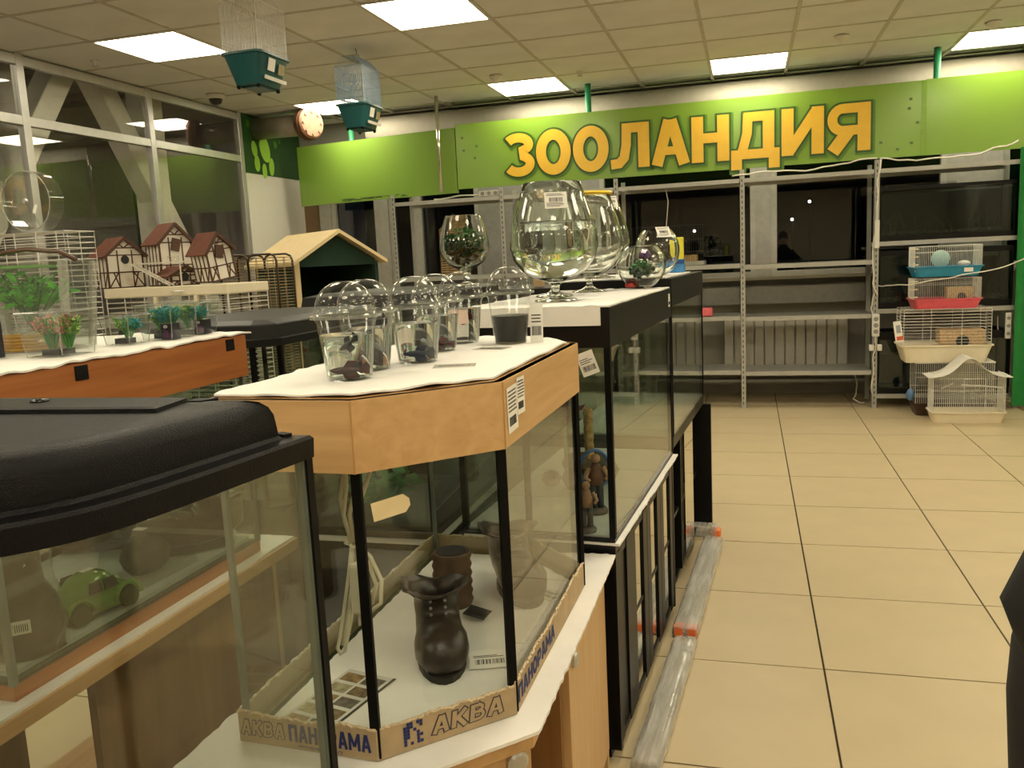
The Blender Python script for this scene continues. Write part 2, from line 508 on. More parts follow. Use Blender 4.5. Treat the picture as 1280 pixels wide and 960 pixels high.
def window(n, xa, xb, za, zb, label):
    w = sempty('window_%d' % n, label)
    f = .045
    for a, b in (((xa,Y1-.02,za),(xa+f,Y1+.06,zb)),((xb-f,Y1-.02,za),(xb,Y1+.06,zb)),((xa+f,Y1-.02,za),(xb-f,Y1+.06,za+f)),((xa+f,Y1-.02,zb-f),(xb-f,Y1+.06,zb))):
        B().box(a, b).make('window_frame', M_frame, w)
    B().box((xa+f, Y1+.02, za+f), (xb-f, Y1+.03, zb-f)).make('pane', M_wing, w)
window(1, -4.14, -3.62, .12, 2.12, 'dark glazed door leaf beside the paw panel')
window(2, -3.50, -3.2, .12, 2.12, 'narrow dark pane beside the shelving')
B().box((-3.62, Y1-.05, .12), (-3.50, Y1+.15, 2.12)).make('pier', mat('light_pier', (.40,.39,.345), .7), wb)
window(3, -3.2, -2.55, 1.08, 2.12, 'dark night window behind the wicker cage')
B().box((-2.55, Y1-.02, 1.08), (-1.35, Y1+.15, 2.12)).make('pier', mat('grey_pier', (.30,.295,.27), .7), wb)
window(4, -1.35, .06, 1.08, 2.12, 'dark night window behind the large goblets')
B().box((.06, Y1-.03, 1.08), (.20, Y1+.15, 2.12)).make('pier', mat('light_pier', (.40,.39,.345), .7), wb)
window(5, .20, 1.62, 1.08, 2.12, 'dark night window above the radiator')
window(6, 2.05, 3.9, 1.08, 2.12, 'dark night window behind the green curtain')
# night outside: asphalt, dark building, a few street lamps
struct(B().box((-20, Y1+.2, -.6), (20, 40, -.5)).make('ground_outside', mat('asphalt', (.03,.03,.033), .9)), 'dark ground outside the windows')
ob = tag(B().box((-14, 30, -.5), (16, 32, 5)).make('dark_building', mat('dark_facade', (.03,.03,.035), .9)), 'dark building across the street at night', 'building')
M_street = emitter('street_lamp_glow', (1, .95, .8, 1), 25)
for k, (x, z) in enumerate(((-1.31, 1.75), (1.42, 2.3), (1.02, 1.9))):
    sl = thing('street_lamp', ['distant street lamp outside the window behind the goblets', 'distant street lamp outside the window above the radiator', 'distant street lamp outside beside the window pier'][k], 'street lamp', (x, 22, -.5), 0, 'street lamps outside')
    B().tube([(0,0,0),(0,0,z+.5)], .03).make('pole', M_blackg, sl)
    B().ball((0,0,z+.58), .035, 8).make('bulb', M_street, sl)

# ---- radiator, pipes, skirting
rad = thing('radiator', 'white sectional wall radiator under the night window', 'radiator', (-.22, 8.0, .28))
for k in range(12):
    B().box((k*.0885, -.04, 0), (k*.0885+.081, .03, .43)).make('section', mat('radiator_enamel', (.56,.55,.50), .4, var=.03), rad, bevel=.008)
B().box((0, .0, .01), (1.06, .012, .43)).make('manifold', M_white, rad)
for k in range(24):
    pass
B().box((-.0, -.035, .43), (1.06, .03, .445)).make('top_grille', mat('radiator_grille', (.35,.34,.30), .5), rad)
for z, nm in ((.2, 'heating pipe low on the back wall'), (.12, 'heating pipe just above the floor at the back wall')):
    tag(B().tube([(-2.6, 8.02, z), (1.6, 8.02, z)], .022, 8).make('heating_pipe', mat('pipe_paint', (.38,.36,.31), .5), smooth=True), 'grey ' + nm, 'pipe')
tag(B().box((-3.1, 7.86, .84), (.97, 8.098, 1.0)).make('cable_duct', mat('duct_grey', (.36,.35,.31), .5), bevel=.01), 'pale grey boxed ledge under the back windows', 'ledge')
# ---- big ventilation pipe behind the sign + flanged stub on the left
tag(B().tube([(-3.55, 7.88, 2.63), (X1, 7.88, 2.63)], .14, 20).make('ventilation_pipe', mat('pale_pipe', (.50,.46,.38), .6, var=.05), smooth=True), 'long pale ventilation pipe above the green sign', 'pipe')
t = thing('flanged_pipe', 'grey metal pipe ending in a bolted pinkish flange', 'pipe', (-4.455, 7.30, 2.665))
B().tube([(0,0,0),(.60,0,0)], .098, 20).make('pipe', mat('galvanised', (.36,.33,.28), .38, .5, var=.15, scale=8), t, smooth=True)
fl = B().lathe([(.125,0),(.135,.01),(.135,.03),(.12,.045)], 24)
fm = Matrix.Translation((.585,-.05,-.005)) @ Matrix.Rotation(math.radians(66), 4, 'Z') @ Matrix.Rotation(PI/2, 4, 'X')
fl.xf(fm).make('flange', mat('flange_pink', (.34,.165,.10), .6, var=.15, scale=12), t)
rb = B().lathe([(.145,-.05),(.145,0)], 24).xf(fm); rb.make('gasket', mat('rust_dark', (.13,.06,.03), .7), t)
bl = B()
for k in range(8):
    a = 2*PI*k/8; bl.lathe([(.014,.04),(.014,.056)], 6, (.10*math.cos(a), .10*math.sin(a), 0))
bl.xf(fm).make('bolts', mat('bolt', (.25,.18,.12), .5, .4), t)
# ---- smoke detectors, sprinklers, dome camera
def small_ceiling(name, label, cat, x, y, kind, group=None):
    t = thing(name, label, cat, (x, y, H), 0, group)
    if kind == 'dome':
        B().lathe([(.075,0),(.075,-.02),(.068,-.035),(.06,-.038)], 24).make('housing', M_white, t, smooth=True)
        B().lathe([(.055,-.036),(.05,-.055),(.035,-.075),(.012,-.085)], 20).make('dome', mat('smoked_dome', (.02,.02,.02), .1), t, smooth=True)
    elif kind == 'det':
        B().lathe([(.05,0),(.05,-.012),(.042,-.026),(.028,-.034),(.02,-.05),(.005,-.052)], 20).make('housing', M_white, t, smooth=True)
    else:
        B().lathe([(.03,0),(.03,-.006),(.012,-.01),(.01,-.03)], 16).make('body', M_white, t, smooth=True)
        B().lathe([(.022,-.034),(.022,-.038)], 12).make('deflector', M_alu, t)
        B().wire((-.012,0,-.008),(-.012,0,-.036),.002).wire((.012,0,-.008),(.012,0,-.036),.002).make('frame_arms', M_alu, t)
small_ceiling('dome_camera', 'white dome security camera beside the glass partition', 'camera', -4.18, 6.28, 'dome')
small_ceiling('sprinkler', 'sprinkler head between the two panels before the sign', 'sprinkler', -1.28, 6.90, 'spr')
small_ceiling('smoke_detector', 'round smoke detector above the letter row middle', 'detector', -1.92, 6.72, 'det')
small_ceiling('smoke_detector', 'round smoke detector above the end of the lettering', 'detector', .64, 6.66, 'det')
small_ceiling('smoke_detector', 'round smoke detector close to the green curtain side panel', 'detector', 1.62, 6.75, 'det')
small_ceiling('ceiling_spot', 'tiny dark recessed spot near the glass partition', 'spot', -4.2, 4.97, 'spr')

# ================================================================== GREEN SIGN
SY = 7.35
sg = thing('shop_sign', 'lime green shop sign with large yellow lettering', 'sign', (0, SY, 1.985))
B().box((-2.50, 0, 0), (1.315, .025, .56)).make('panel', M_green, sg)
B().box((1.32, -.004, -.002), (3.4, .021, .565)).make('panel', M_green, sg)
B().box((1.29, -.003, 0), (1.345, -.0005, .56)).make('joint_strip', mat('joint_tape', (.20,.38,.02), .3), sg)
lp = B().box((-1.75, 0, -.03), (0, .025, .535)).make('panel', mat('lime_sign_vinyl_side', (.205,.35,.05), .28, var=.05, scale=1.2), sg)
lp.location = (-2.51, 0, 0); lp.rotation_euler = (0, 0, math.radians(-9.5))
sc = B()
for k in range(46):
    xx = random.uniform(-1.25, -.55); sc.cbox((xx, -.001, random.uniform(.0,.018) - .028 + .012), (random.uniform(.02,.09), .001, random.uniform(.003,.008)))
sc.make('scuffs', mat('scuff_dark', (.05,.09,.02), .7), lp, stuff=True)
# lettering : yellow face, dark green outline, cast-print shadow
M_yel = mat('letter_yellow', (.86, .53, .045), .35, var=.03)
M_outl = mat('letter_outline_green', (.035, .11, .012), .35)
M_glow = mat('letter_shadow_green', (.10, .24, .015), .35)
def strip(pl, w, grow=0.0, closed=False):
    """thick polyline outline quads in (x, z)"""
    P = [Vector(p) for p in pl]; n = len(P); w = w/2 + grow; L = []; R = []
    for k in range(n):
        a = P[k-1] if (k or closed) else None; b = P[(k+1) % n] if (k < n-1 or closed) else None
        d1 = (P[k]-a).normalized() if a is not None else None; d2 = (b-P[k]).normalized() if b is not None else None
        if d1 is None: d1 = d2
        if d2 is None: d2 = d1
        n1 = Vector((-d1.y, d1.x)); n2 = Vector((-d2.y, d2.x)); m = (n1+n2).normalized(); q = w / max(.55, m.dot(n1))
        c = P[k].copy()
        if not closed and k == 0: c -= d2*grow
        if not closed and k == n-1: c += d1*grow
        L.append(c + m*q); R.append(c - m*q)
    return L, R
def ell(cx, cz, rx, rz, a0, a1, n=28):
    return [(cx+rx*math.cos(math.radians(a0+(a1-a0)*i/n)), cz+rz*math.sin(math.radians(a0+(a1-a0)*i/n))) for i in range(n + (0 if abs(a1-a0) >= 360 else 1))]
HC = .365; V = .094; W = .078
GLY = {
 'З': (.258, [(ell(.115,.268,.098,.058,150,-62,16) + ell(.118,.105,.102,.069,62,-152,18), W, False)]),
 'О': (.312, [(ell(.156,.1825,.109,.147,0,360,36), .088, True)]),
 'Л': (.325, [([(.278,0),(.278,HC)], V, False), ([(.098,HC-.038),(.30,HC-.038)], W, False), ([(.138,HC-.01),(.132,.19),(.112,.085),(.07,.042),(.0,.036)], W, False)]),
 'А': (.318, [([(.046,0),(.150,HC-.002)], .090, False), ([(.272,0),(.168,HC-.002)], .090, False), ([(.08,.115),(.238,.115)], .066, False), ([(.118,HC-.035),(.2,HC-.035)], .07, False)]),
 'Н': (.300, [([(.047,0),(.047,HC)], V, False), ([(.253,0),(.253,HC)], V, False), ([(.04,.19),(.26,.19)], W, False)]),
 'Д': (.378, [([(.293,.0),(.293,HC)], .088, False), ([(.10,HC-.036),(.32,HC-.036)], .072, False), ([(.133,HC-.01),(.126,.20),(.085,.05)], .074, False), ([(.0,.037),(.378,.037)], .074, False), ([(.042,.04),(.042,-.082)], .084, False), ([(.336,.04),(.336,-.082)], .084, False)]),
 'И': (.320, [([(.046,0),(.046,HC)], .092, False), ([(.274,0),(.274,HC)], .092, False), ([(.06,.035),(.26,HC-.035)], .082, False)]),
 'Я': (.330, [([(.282,0),(.282,HC)], V, False), ([(.30,HC-.036)] + [(.135,HC-.036)] + ell(.125,.245,.077,.084,90,270,12) + [(.30,.161)], .072, False), ([(.175,.165),(.052,0)], .098, False)]),
}
def glyph(ch, grow, y0, y1):
    b = B()
    for k, (pl, w, cl) in enumerate(GLY[ch][1]):
        L, R = strip(pl, w, grow, cl); n = len(pl); e = .00025*k
        for i in range(n if cl else n-1):
            j = (i+1) % n
            q = [L[i], L[j], R[j], R[i]]
            b.add([(p.x, y0-e, p.y) for p in q] + [(p.x, y1, p.y) for p in q], [(0,1,2,3),(7,6,5,4),(0,4,5,1),(1,5,6,2),(2,6,7,3),(3,7,4,0)])
    return b
cur = -2.045
for ch in 'ЗООЛАНДИЯ':
    lt = glyph(ch, 0, -.012, -.008).make('letter', M_yel, sg, loc=(cur, 0, .072)); lt['label'] = 'yellow letter'
    glyph(ch, .016, -.007, -.004).make('letter_outline', M_outl, sg, loc=(cur, 0, .072))
    glyph(ch, .024, -.003, -.0006).make('letter_shadow', M_glow, sg, loc=(cur+.010, 0, .062))
    cur += GLY[ch][0] + .0145
for (x, z) in ((-3.9,.46),(-2.85,.45)):
    pass
sc = B()
for (x, z) in ((-2.44,.44),(-2.43,.33),(-2.33,.26),(-2.31,.36),(1.21,.43),(1.20,.36),(1.26,.25),(1.0,.12),(1.12,.06),(1.22,.10)):
    sc.cbox((x, -.001, z), (.022, .0015, .018))
sc.make('scratches', mat('scratch_dark', (.08,.16,.02), .7), sg, stuff=True)
for x, lab in ((-3.69,'left hanger post carrying the plain end of the sign'),(-1.31,'green hanger post above the first letters'),(1.40,'green hanger post above the sign joint')):
    yb = .38 if x < -3 else .06
    B().tube([(x, yb, .02), (x, yb, H-1.985-.002)], .026, 10).make('hanger_post', M_post, sg, smooth=True)
tag(B().tube([(-2.63, 7.26, 1.96), (-2.63, 7.26, H)], .016, 10).make('steel_pole', M_chrome, smooth=True), 'thin polished steel pole in front of the plain green panel', 'pole')
# electrical whites on top of the shelving appear below
# green curtain at the right
cu = []
for k in range(40):
    u = k/39; cu.append((1.955 + u*1.0, 7.26 + .028*math.sin(u*46)))
tag(B().rings([[(x, y, z) for x, y in cu] + [(x, y+.012, z) for x, y in reversed(cu)] for z in (.03, 1.0, 1.985)]).make('green_curtain', mat('green_cloth', (.02,.24,.05), .8), smooth=False, auto=60), 'bright green hanging curtain at the end of the shelving', 'curtain')
# ================================================================== SHELVING AGAINST THE BACK WALL
SX = [-3.136, -2.10, -1.085, -.05, .975, 2.0]
SF, SB = 7.33, 7.78
su = thing('shelving_unit', 'long grey slotted steel shelving along the back wall', 'shelving', (0, SF, 0))
for x in SX:
    for yy, s in ((0, 1), (SB-SF, -1)):
        B().box((x-.019, yy, 0), (x+.019, yy+.003*s if s > 0 else yy+.003, 1.975)).box((x-.019, yy, 0), (x-.016, yy+.035*s if s > 0 else yy, 1.975) if s > 0 else (x-.016, yy+.003, 1.975)).make('upright', M_steel, su)
    sl = B()
    for k in range(44):
        z = .03 + k*.044
        sl.box((x-.004, -.0012, z), (x+.004, -.0002, z+.022))
    sl.make('slots', mat('slot_dark', (.06,.055,.045), .8), su, stuff=True)
bays = [(0, (1.90, 1.21, .775, .315)), (1, (1.90, 1.21, .775, .315)), (2, (1.90, 1.21, .775, .315)), (3, (1.90, 1.195, .765, .305)), (4, (1.90, 1.335, .80, .11))]
for b, zs in bays:
    xa, xb = SX[b] + .021, SX[b+1] - .021
    for z in zs:
        B().box((xa, .004, z), (xb, SB-SF-.004, z+.004)).box((xa, .004, z-.03), (xb, .008, z)).box((xa, SB-SF-.008, z-.03), (xb, SB-SF-.004, z)).make('shelf', M_steel, su)
# cables along the top and down an upright
M_cable = mat('white_cable', (.72,.69,.60), .5)
def wavy(pts, amp, seed, n=8):
    out = []
    for k in range(len(pts)-1):
        a = Vector(pts[k]); b = Vector(pts[k+1])
        for i in range(n):
            p = a.lerp(b, i/n)
            out.append(p + Vector((mnoise.noise(p*7+Vector((seed,0,0)))*amp, mnoise.noise(p*9+Vector((0,seed,0)))*amp*.3, mnoise.noise(p*8+Vector((0,0,seed)))*amp)))
    out.append(Vector(pts[-1])); return out
tag(B().tube(wavy([(-.12,7.31,1.93),(.02,7.31,1.945),(.45,7.31,1.935),(.97,7.31,1.985)], .02, 1), .006, 5).make('power_cable', M_cable, smooth=True), 'white cable lying along the shelf top beside the letter end', 'cable')
tag(B().tube(wavy([(.985,7.31,1.985),(1.25,7.31,1.94),(1.6,7.31,1.965),(1.95,7.31,2.04)], .025, 2), .006, 5).make('power_cable', M_cable, smooth=True), 'white cable drooping along the shelf top toward the green curtain', 'cable')
tag(B().tube(wavy([(.985,7.305,1.96),(.965,7.30,1.5),(.95,7.30,1.0),(.985,7.30,.92)], .03, 3), .006, 5).make('power_cable', M_cable, smooth=True), 'white cable hanging down the shelf upright', 'cable')
tag(B().tube(wavy([(.97,7.30,.92),(.93,7.30,.8),(.985,7.30,.62),(.95,7.30,.3),(.96,7.30,.12)], .035, 4), .006, 5).make('power_cable', M_cable, smooth=True), 'white cable looping down beneath the power strip', 'cable')
tag(B().tube(wavy([(.99,7.29,.99),(1.12,6.82,1.02),(1.7,6.77,1.10),(2.1,6.7,1.28)], .012, 6), .004, 5).make('power_cable', M_cable, smooth=True), 'thin white cable slanting across the cage stack', 'cable')
t = thing('power_strip', 'white power strip fixed to the shelf upright', 'power strip', (.975, 7.30, .60))
B().cbox((0,0,.08),(.055,.03,.18)).make('body', M_white, t, bevel=.006)
for z in (.03,.08,.13): B().lathe([(.018,0),(.018,.004)], 14).xf(Matrix.Translation((0,-.015,z)) @ Matrix.Rotation(PI/2,4,'X')).make('socket', mat('socket_grey', (.3,.29,.26), .5), t)
t = thing('power_strip', 'upright white power strip near the top of the shelf post', 'power strip', (.975, 7.30, 1.30))
B().cbox((0,0,.10),(.035,.03,.22)).make('body', M_white, t, bevel=.006)
for k, dx in enumerate((-.03, .03)):
    tag(B().cbox((.975+dx, 7.295, .50),(.035,.04,.05)).make('plug_adapter', M_white, bevel=.006), ['small white plug adapter on the radiator side of the upright', 'small white plug adapter on the cage side of the upright'][k], 'plug', 'plugs below the power strip')
t = thing('power_strip', 'white power strip lying on the shelf top behind the big goblet', 'power strip', (-2.23, 7.42, 1.905))
B().cbox((0,0,.03),(.20,.06,.05)).make('body', M_white, t, bevel=.008)
for dx in (-.06,0,.06): B().lathe([(.017,0),(.017,.003)], 14).xf(Matrix.Translation((dx,-.03,.03)) @ Matrix.Rotation(PI/2,4,'X')).make('socket', mat('socket_grey', (.3,.29,.26), .5), t)
tag(B().tube(wavy([(-2.75,7.40,1.915),(-2.5,7.38,1.925),(-2.33,7.42,1.93)], .012, 9), .007, 5).make('power_cable', M_cable, smooth=True), 'white cable lying on the shelf top beside the steel pole', 'cable')
tag(B().tube(wavy([(1.9,7.5,.7),(1.9,7.45,.55)], .02, 9), .005, 5).make('power_cable', M_cable, smooth=True), 'short white cable behind the cages', 'cable')
tag(B().tube(wavy([(.85,7.75,.30),(.90,7.7,.12),(.83,7.6,.02),(.92,7.5,.015)], .04, 12), .006, 5).make('power_cable', M_cable, smooth=True), 'white cable dropping to the floor behind the shelf post', 'cable')
t = thing('power_strip', 'white power strip mounted beside the green curtain', 'power strip', (1.93, 7.33, .55))
B().cbox((0,0,.1),(.04,.03,.2)).make('body', M_white, t, bevel=.006)
for z in (.04,.1,.16): B().lathe([(.014,0),(.014,.003)], 12).xf(Matrix.Translation((0,-.015,z)) @ Matrix.Rotation(PI/2,4,'X')).make('socket', mat('socket_grey', (.3,.29,.26), .5), t)

# ---- simple rimmed tank builder
def tank(name, label, loc, size, rz=0, trim=.03, g=None, rim_h=.03, base_h=.03, mtrim=None, lid=False, cat='aquarium', bw=.012, corner=True):
    w, d, h = size; g = g or M_glass; mtrim = mtrim or M_blackg
    t = thing(name, label, cat, loc, rz)
    th = .006
    if base_h: B().box((0,0,0),(w,d,base_h)).make('base', mtrim, t, bevel=.003)
    z0 = base_h; z1 = h - rim_h
    B().box((th,th,z0),(w-th,d-th,z0+.006)).make('bottom_pane', M_edge, t)
    B().box((0,0,z0),(w,th,z1)).make('glass_pane', g, t); B().box((0,d-th,z0),(w,d,z1)).make('glass_pane', g, t)
    B().box((0,th,z0),(th,d-th,z1)).make('glass_pane', g, t); B().box((w-th,th,z0),(w,d-th,z1)).make('glass_pane', g, t)
    if corner:
        for x in (-.001, w-bw+.001):
            for y in (-.001, d-bw+.001):
                B().box((x,y,z0),(x+bw,y+bw,z1)).make('corner_seal', M_sil, t)
    if rim_h:
        if lid: B().box((-.004,-.004,z1),(w+.004,d+.004,h)).make('lid', mtrim, t, bevel=.006)
        else:
            r = B().box((-.003,-.003,z1),(w+.003,trim,h)).box((-.003,d-trim,z1),(w+.003,d+.003,h)).box((-.003,trim,z1),(trim,d-trim,h)).box((w-trim,trim,z1),(w+.003,d-trim,h))
            r.make('rim', mtrim, t)
    return t
# tanks on the right bay of the shelving
M_dkwater = solid_glass('tank_water', (.55,.72,.75), 1.33)
M_bgd = mat('tank_backdrop_dark', (.012,.02,.028), .6)
def stocked(t, w, d, z0, z1, seed, col=(.10,.13,.14), n=26):
    random.seed(seed)
    B().box((.012, d-.03, z0), (w-.012, d-.012, z1)).make('backdrop', M_bgd, t)
    g = B()
    for k in range(n*6):
        g.ball((random.uniform(.03,w-.03), random.uniform(.03,d-.05), z0+random.uniform(.006,.02)), random.uniform(.008,.016), 6)
    g.make('gravel', mat('aquarium_gravel', (.16,.16,.14), .8, var=.4), t, stuff=True)
    p = B()
    for k in range(n):
        x = random.uniform(.05,w-.05); y = random.uniform(.08,d-.06); hh = random.uniform(.05, .6*(z1-z0))
        p.tube([(x,y,z0+.01),(x+random.uniform(-.02,.02),y,z0+hh*.5),(x+random.uniform(-.05,.05),y,z0+hh)], [.006,.009,.002], 5)
    p.make('water_plants', mat('dull_weed', (.05,.09,.05), .6), t, stuff=True)
a1 = tank('aquarium', 'long black framed aquarium of dim bluish water on the top shelf beside the curtain', (1.0, 7.36, 1.34), (.96,.38,.42), g=M_glass_d, base_h=.04, rim_h=.025)
stocked(a1, .96, .38, .046, .38, 3)
tag(B().box((1.05,7.37,1.763),(1.55,7.7,1.78)).make('cover_glass', M_plastic), 'wrinkled clear plastic cover on the bluish aquarium', 'cover')
a2 = tank('aquarium', 'dark black framed aquarium on the shelf behind the hamster cages', (1.0, 7.36, .805), (.96,.38,.46), g=M_glass_d, base_h=.05, rim_h=.04)
stocked(a2, .96, .38, .056, .38, 5)
a3 = tank('aquarium', 'dark empty aquarium on the lowest shelf behind the stacked cages', (1.0, 7.36, .114), (.96,.38,.50), g=M_glass_d, base_h=.05, rim_h=.06)
B().box((.05,.2,.06),(.9,.34,.30)).make('backdrop', M_bgd, a3)
# small things on the shelves behind the goblets
t = thing('terrarium', 'black wire terrarium with a cork block on the shelf behind the blue box', 'terrarium', (-.98, 7.42, 1.216))
B().box((0,0,0),(.62,.3,.035)).make('base', mat('grey_tray', (.33,.32,.28), .5), t, bevel=.004)
b = B()
for k in range(32): b.wire((.01+k*.0193,.005,.03),(.01+k*.0193,.005,.34),.0012)
for z in (.12,.22,.34): b.wire((0,.005,z),(.62,.005,z),.002)
b.make('wire_front', mat('dark_wire', (.06,.06,.06), .4, .5), t)
B().cbox((.42,.1,.06),(.27,.12,.06)).make('cork_block', mat('cork', (.45,.30,.13), .8, var=.2), t, bevel=.004)
B().lathe([(.04,-.012),(.055,0),(.04,.012)], 18).xf(Matrix.Translation((.45,.02,.16)) @ Matrix.Rotation(PI/2,4,'X')).make('wheel', M_blackg, t)
B().tube([(.30,.05,.34),(.32,.05,.55),(.30,.05,.66)], .004, 5).make('lamp_cord', M_cable, t)
tag(B().cbox((-.35, 7.39, .86-.04), (.10,.09,.07)).make('small_basket', mat('coral_pink', (.72,.13,.16), .5), bevel=.01), 'small coral pink tub on the shelf behind the black tank', 'tub')
t = thing('wicker_cage', 'tall wicker bird cage standing behind the plant goblet', 'cage', (-2.62, 7.02, 1.19)); t.location = (-2.62, 7.5, 1.215)
b = B()
for k in range(20): b.tube([(.14*math.cos(a), .10*math.sin(a), .02+.021*k) for a in [2*PI*i/18 for i in range(18)]], .006, 4, closed=True)
for k in range(12):
    r = .135 - .0125*k; b.tube([(r*math.cos(a), r*.72*math.sin(a), .43+.012*k) for a in [2*PI*i/14 for i in range(14)]], .005, 4, closed=True)
b.make('wicker_rings', mat('wicker', (.40,.27,.12), .7, var=.25), t)
b = B()
for k in range(10):
    a = 2*PI*k/10; b.wire((.135*math.cos(a), .097*math.sin(a), 0), (.135*math.cos(a), .097*math.sin(a), .44), .004)
b.make('uprights', mat('wicker', (.40,.27,.12), .7), t)

# ================================================================== CAGES
def grille(xa, xb, za, zb, y, step, r, horiz=(), axis='x'):
    b = B(); n = max(1, round((xb-xa)/step))
    P = (lambda u, z: (u, y, z)) if axis == 'x' else (lambda u, z: (y, u, z))
    for k in range(n+1):
        u = xa+(xb-xa)*k/n; b.wire(P(u,za), P(u,zb), r)
    for z in horiz: b.wire(P(xa,z), P(xb,z), r*1.35)
    return b
def hgrille(xa, xb, za, zb, y, step, r, verts=(), axis='x'):
    b = B(); n = max(1, round((zb-za)/step))
    P = (lambda u, z: (u, y, z)) if axis == 'x' else (lambda u, z: (y, u, z))
    for k in range(n+1):
        z = za+(zb-za)*k/n; b.wire(P(xa,z), P(xb,z), r)
    for u in verts: b.wire(P(u,za), P(u,zb), r*1.35)
    return b
def tray(w, d, h, m, parent, flare=.02, rim=.008, z=0, name='tray'):
    f = flare
    def R(x0,y0,x1,y1,zz,r=.03):
        pts = []
        for cx,cy,a in ((x1-r,y1-r,0),(x0+r,y1-r,90),(x0+r,y0+r,180),(x1-r,y0+r,270)):
            pts += [(px,py,zz) for px,py in arc(cx,cy,r,a,a+90,3)]
        return pts
    b = B().rings([R(f,f,w-f,d-f,z), R(0,0,w,d,z+h-rim), R(-rim,-rim,w+rim,d+rim,z+h-rim), R(-rim,-rim,w+rim,d+rim,z+h), R(.006,.006,w-.006,d-.006,z+h), R(f+.006,f+.006,w-f-.006,d-f-.006,z+.008)])
    return b.make(name, m, parent, smooth=True, auto=35)
def hamster(label, loc, mcol, extra):
    t = thing('hamster_cage', label, 'cage', loc)
    w, d, h = .47, .28, .225
    tray(w, d, .075, mcol, t, .025)
    z0 = .07
    grille(.01,w-.01,z0,h,.008,.013,.0011,(h-.045,h)).make('front_grille', M_wire, t)
    grille(.01,w-.01,z0,h,d-.008,.013,.0011,(h-.045,h)).make('back_grille', M_wire, t)
    grille(.01,d-.01,z0,h,.010,.013,.0011,(h-.045,h),'y').make('side_grille', M_wire, t)
    grille(.01,d-.01,z0,h,w-.010,.013,.0011,(h-.045,h),'y').make('side_grille', M_wire, t)
    b = B()
    for k in range(20): b.wire((.01+k*(w-.02)/19,.008,h),(.01+k*(w-.02)/19,d-.008,h),.0011)
    b.make('roof_grille', M_wire, t)
    # tube stack at the left
    for k in range(3):
        B().lathe([(.024,0),(.026,.01),(.026,.045),(.024,.055)], 16, (.0,-.02,.04+k*.058)).make('play_tube', M_plastic, t, smooth=True)
        B().lathe([(.028,.05),(.028,.058)], 16, (.0,-.02,.04+k*.058)).make('tube_ring', M_cream, t)
    if extra == 'wheel':
        B().lathe([(.06,-.02),(.066,0),(.06,.02)], 22).xf(Matrix.Translation((.20,.10,.13)) @ Matrix.Rotation(PI/2,4,'X')).make('wheel', mat('pale_aqua', (.38,.62,.60), .4), t, smooth=True)
        B().ball((.36,.10,.09), .045, 12, .5).make('bowl', M_white, t, smooth=True)
        B().cbox((.37,-.004,.045),(.06,.002,.03)).make('price_label', M_card, t)
    else:
        q = B().cbox((.33,.10,.115),(.18,.10,.085)); q.make('wooden_house', mat('osb', (.48,.33,.17), .8, var=.3, scale=60), t, bevel=.004)
        B().lathe([(.03,0),(.03,.004)], 14).xf(Matrix.Translation((.34,.049,.085)) @ Matrix.Rotation(PI/2,4,'X')).make('door_hole', M_ink, t)
    return t
hamster('hamster cage with a blue tray, topmost of the cage stack', (1.185, 6.94, 1.062), mat('blue_tray', (.015,.24,.42), .35), 'wheel')
hamster('hamster cage with a coral pink tray under the blue one', (1.185, 6.94, .823), mat('pink_tray', (.72,.10,.14), .35), 'house')
t = thing('rabbit_cage', 'white wire rodent cage with cream tray and wooden house inside', 'cage', (1.115, 6.94, .415))
w, d, h = .62, .34, .405
tray(w, d, .135, M_cream, t, .035, .010)
hgrille(.012,w-.012,.13,h,.010,.0225,.0016,(.012,.20,.41,w-.012)).make('front_grille', M_wire, t)
hgrille(.012,w-.012,.13,h,d-.010,.0225,.0016,(.012,.20,.41,w-.012)).make('back_grille', M_wire, t)
hgrille(.012,d-.012,.13,h,.012,.0225,.0016,(.012,d/2,d-.012),'y').make('side_grille', M_wire, t)
hgrille(.012,d-.012,.13,h,w-.012,.0225,.0016,(.012,d/2,d-.012),'y').make('side_grille', M_wire, t)
b = B()
for k in range(26): b.wire((.012+k*(w-.024)/25,.01,h),(.012+k*(w-.024)/25,d-.01,h),.0016)
b.make('roof_grille', M_wire, t)
M_osb = mat('osb', (.48,.33,.17), .8, var=.3, scale=60)
B().cbox((.42,.11,.19),(.31,.16,.11)).make('wooden_house', M_osb, t, bevel=.004)
B().lathe([(.045,0),(.045,.004)], 18).xf(Matrix.Translation((.42,.029,.16)) @ Matrix.Rotation(PI/2,4,'X')).make('door_hole', M_ink, t)
tg = thing('price_card', 'printed hang card on the side of the white rodent cage', 'card', (1.085, 6.93, .58)); 
B().cbox((0,0,.08),(.055,.004,.16), 0, 0, math.radians(-8)).make('card', M_card, tg)
B().cbox((0,-.003,.10),(.03,.001,.06), 0, 0, math.radians(-8)).make('picture', mat('print_grey', (.3,.33,.36), .6), tg)
B().cbox((.012,-.003,.03),(.045,.001,.03), 0, 0, math.radians(-8)).make('red_band', mat('print_red', (.7,.12,.05), .6), tg)
t = thing('bird_cage', 'white wire cage with a dark brown tray under the rodent cage', 'cage', (1.215, 6.985, 0))
w, d, h = .56, .26, .413
tray(w, d, .10, mat('brown_tray', (.05,.022,.012), .4), t, .02)
grille(.012,w-.012,.10,h,.008,.014,.0012,(.2,.3,h)).make('front_grille', M_wire, t)
hgrille(.012,d-.012,.10,h,.012,.014,.0013,(.012,d-.012),'y').make('side_grille', M_wire, t)
hgrille(.012,d-.012,.10,h,w-.012,.014,.0013,(.012,d-.012),'y').make('side_grille', M_wire, t)
grille(.012,w-.012,.10,h,d-.008,.014,.0012,(.2,.3,h)).make('back_grille', M_wire, t)
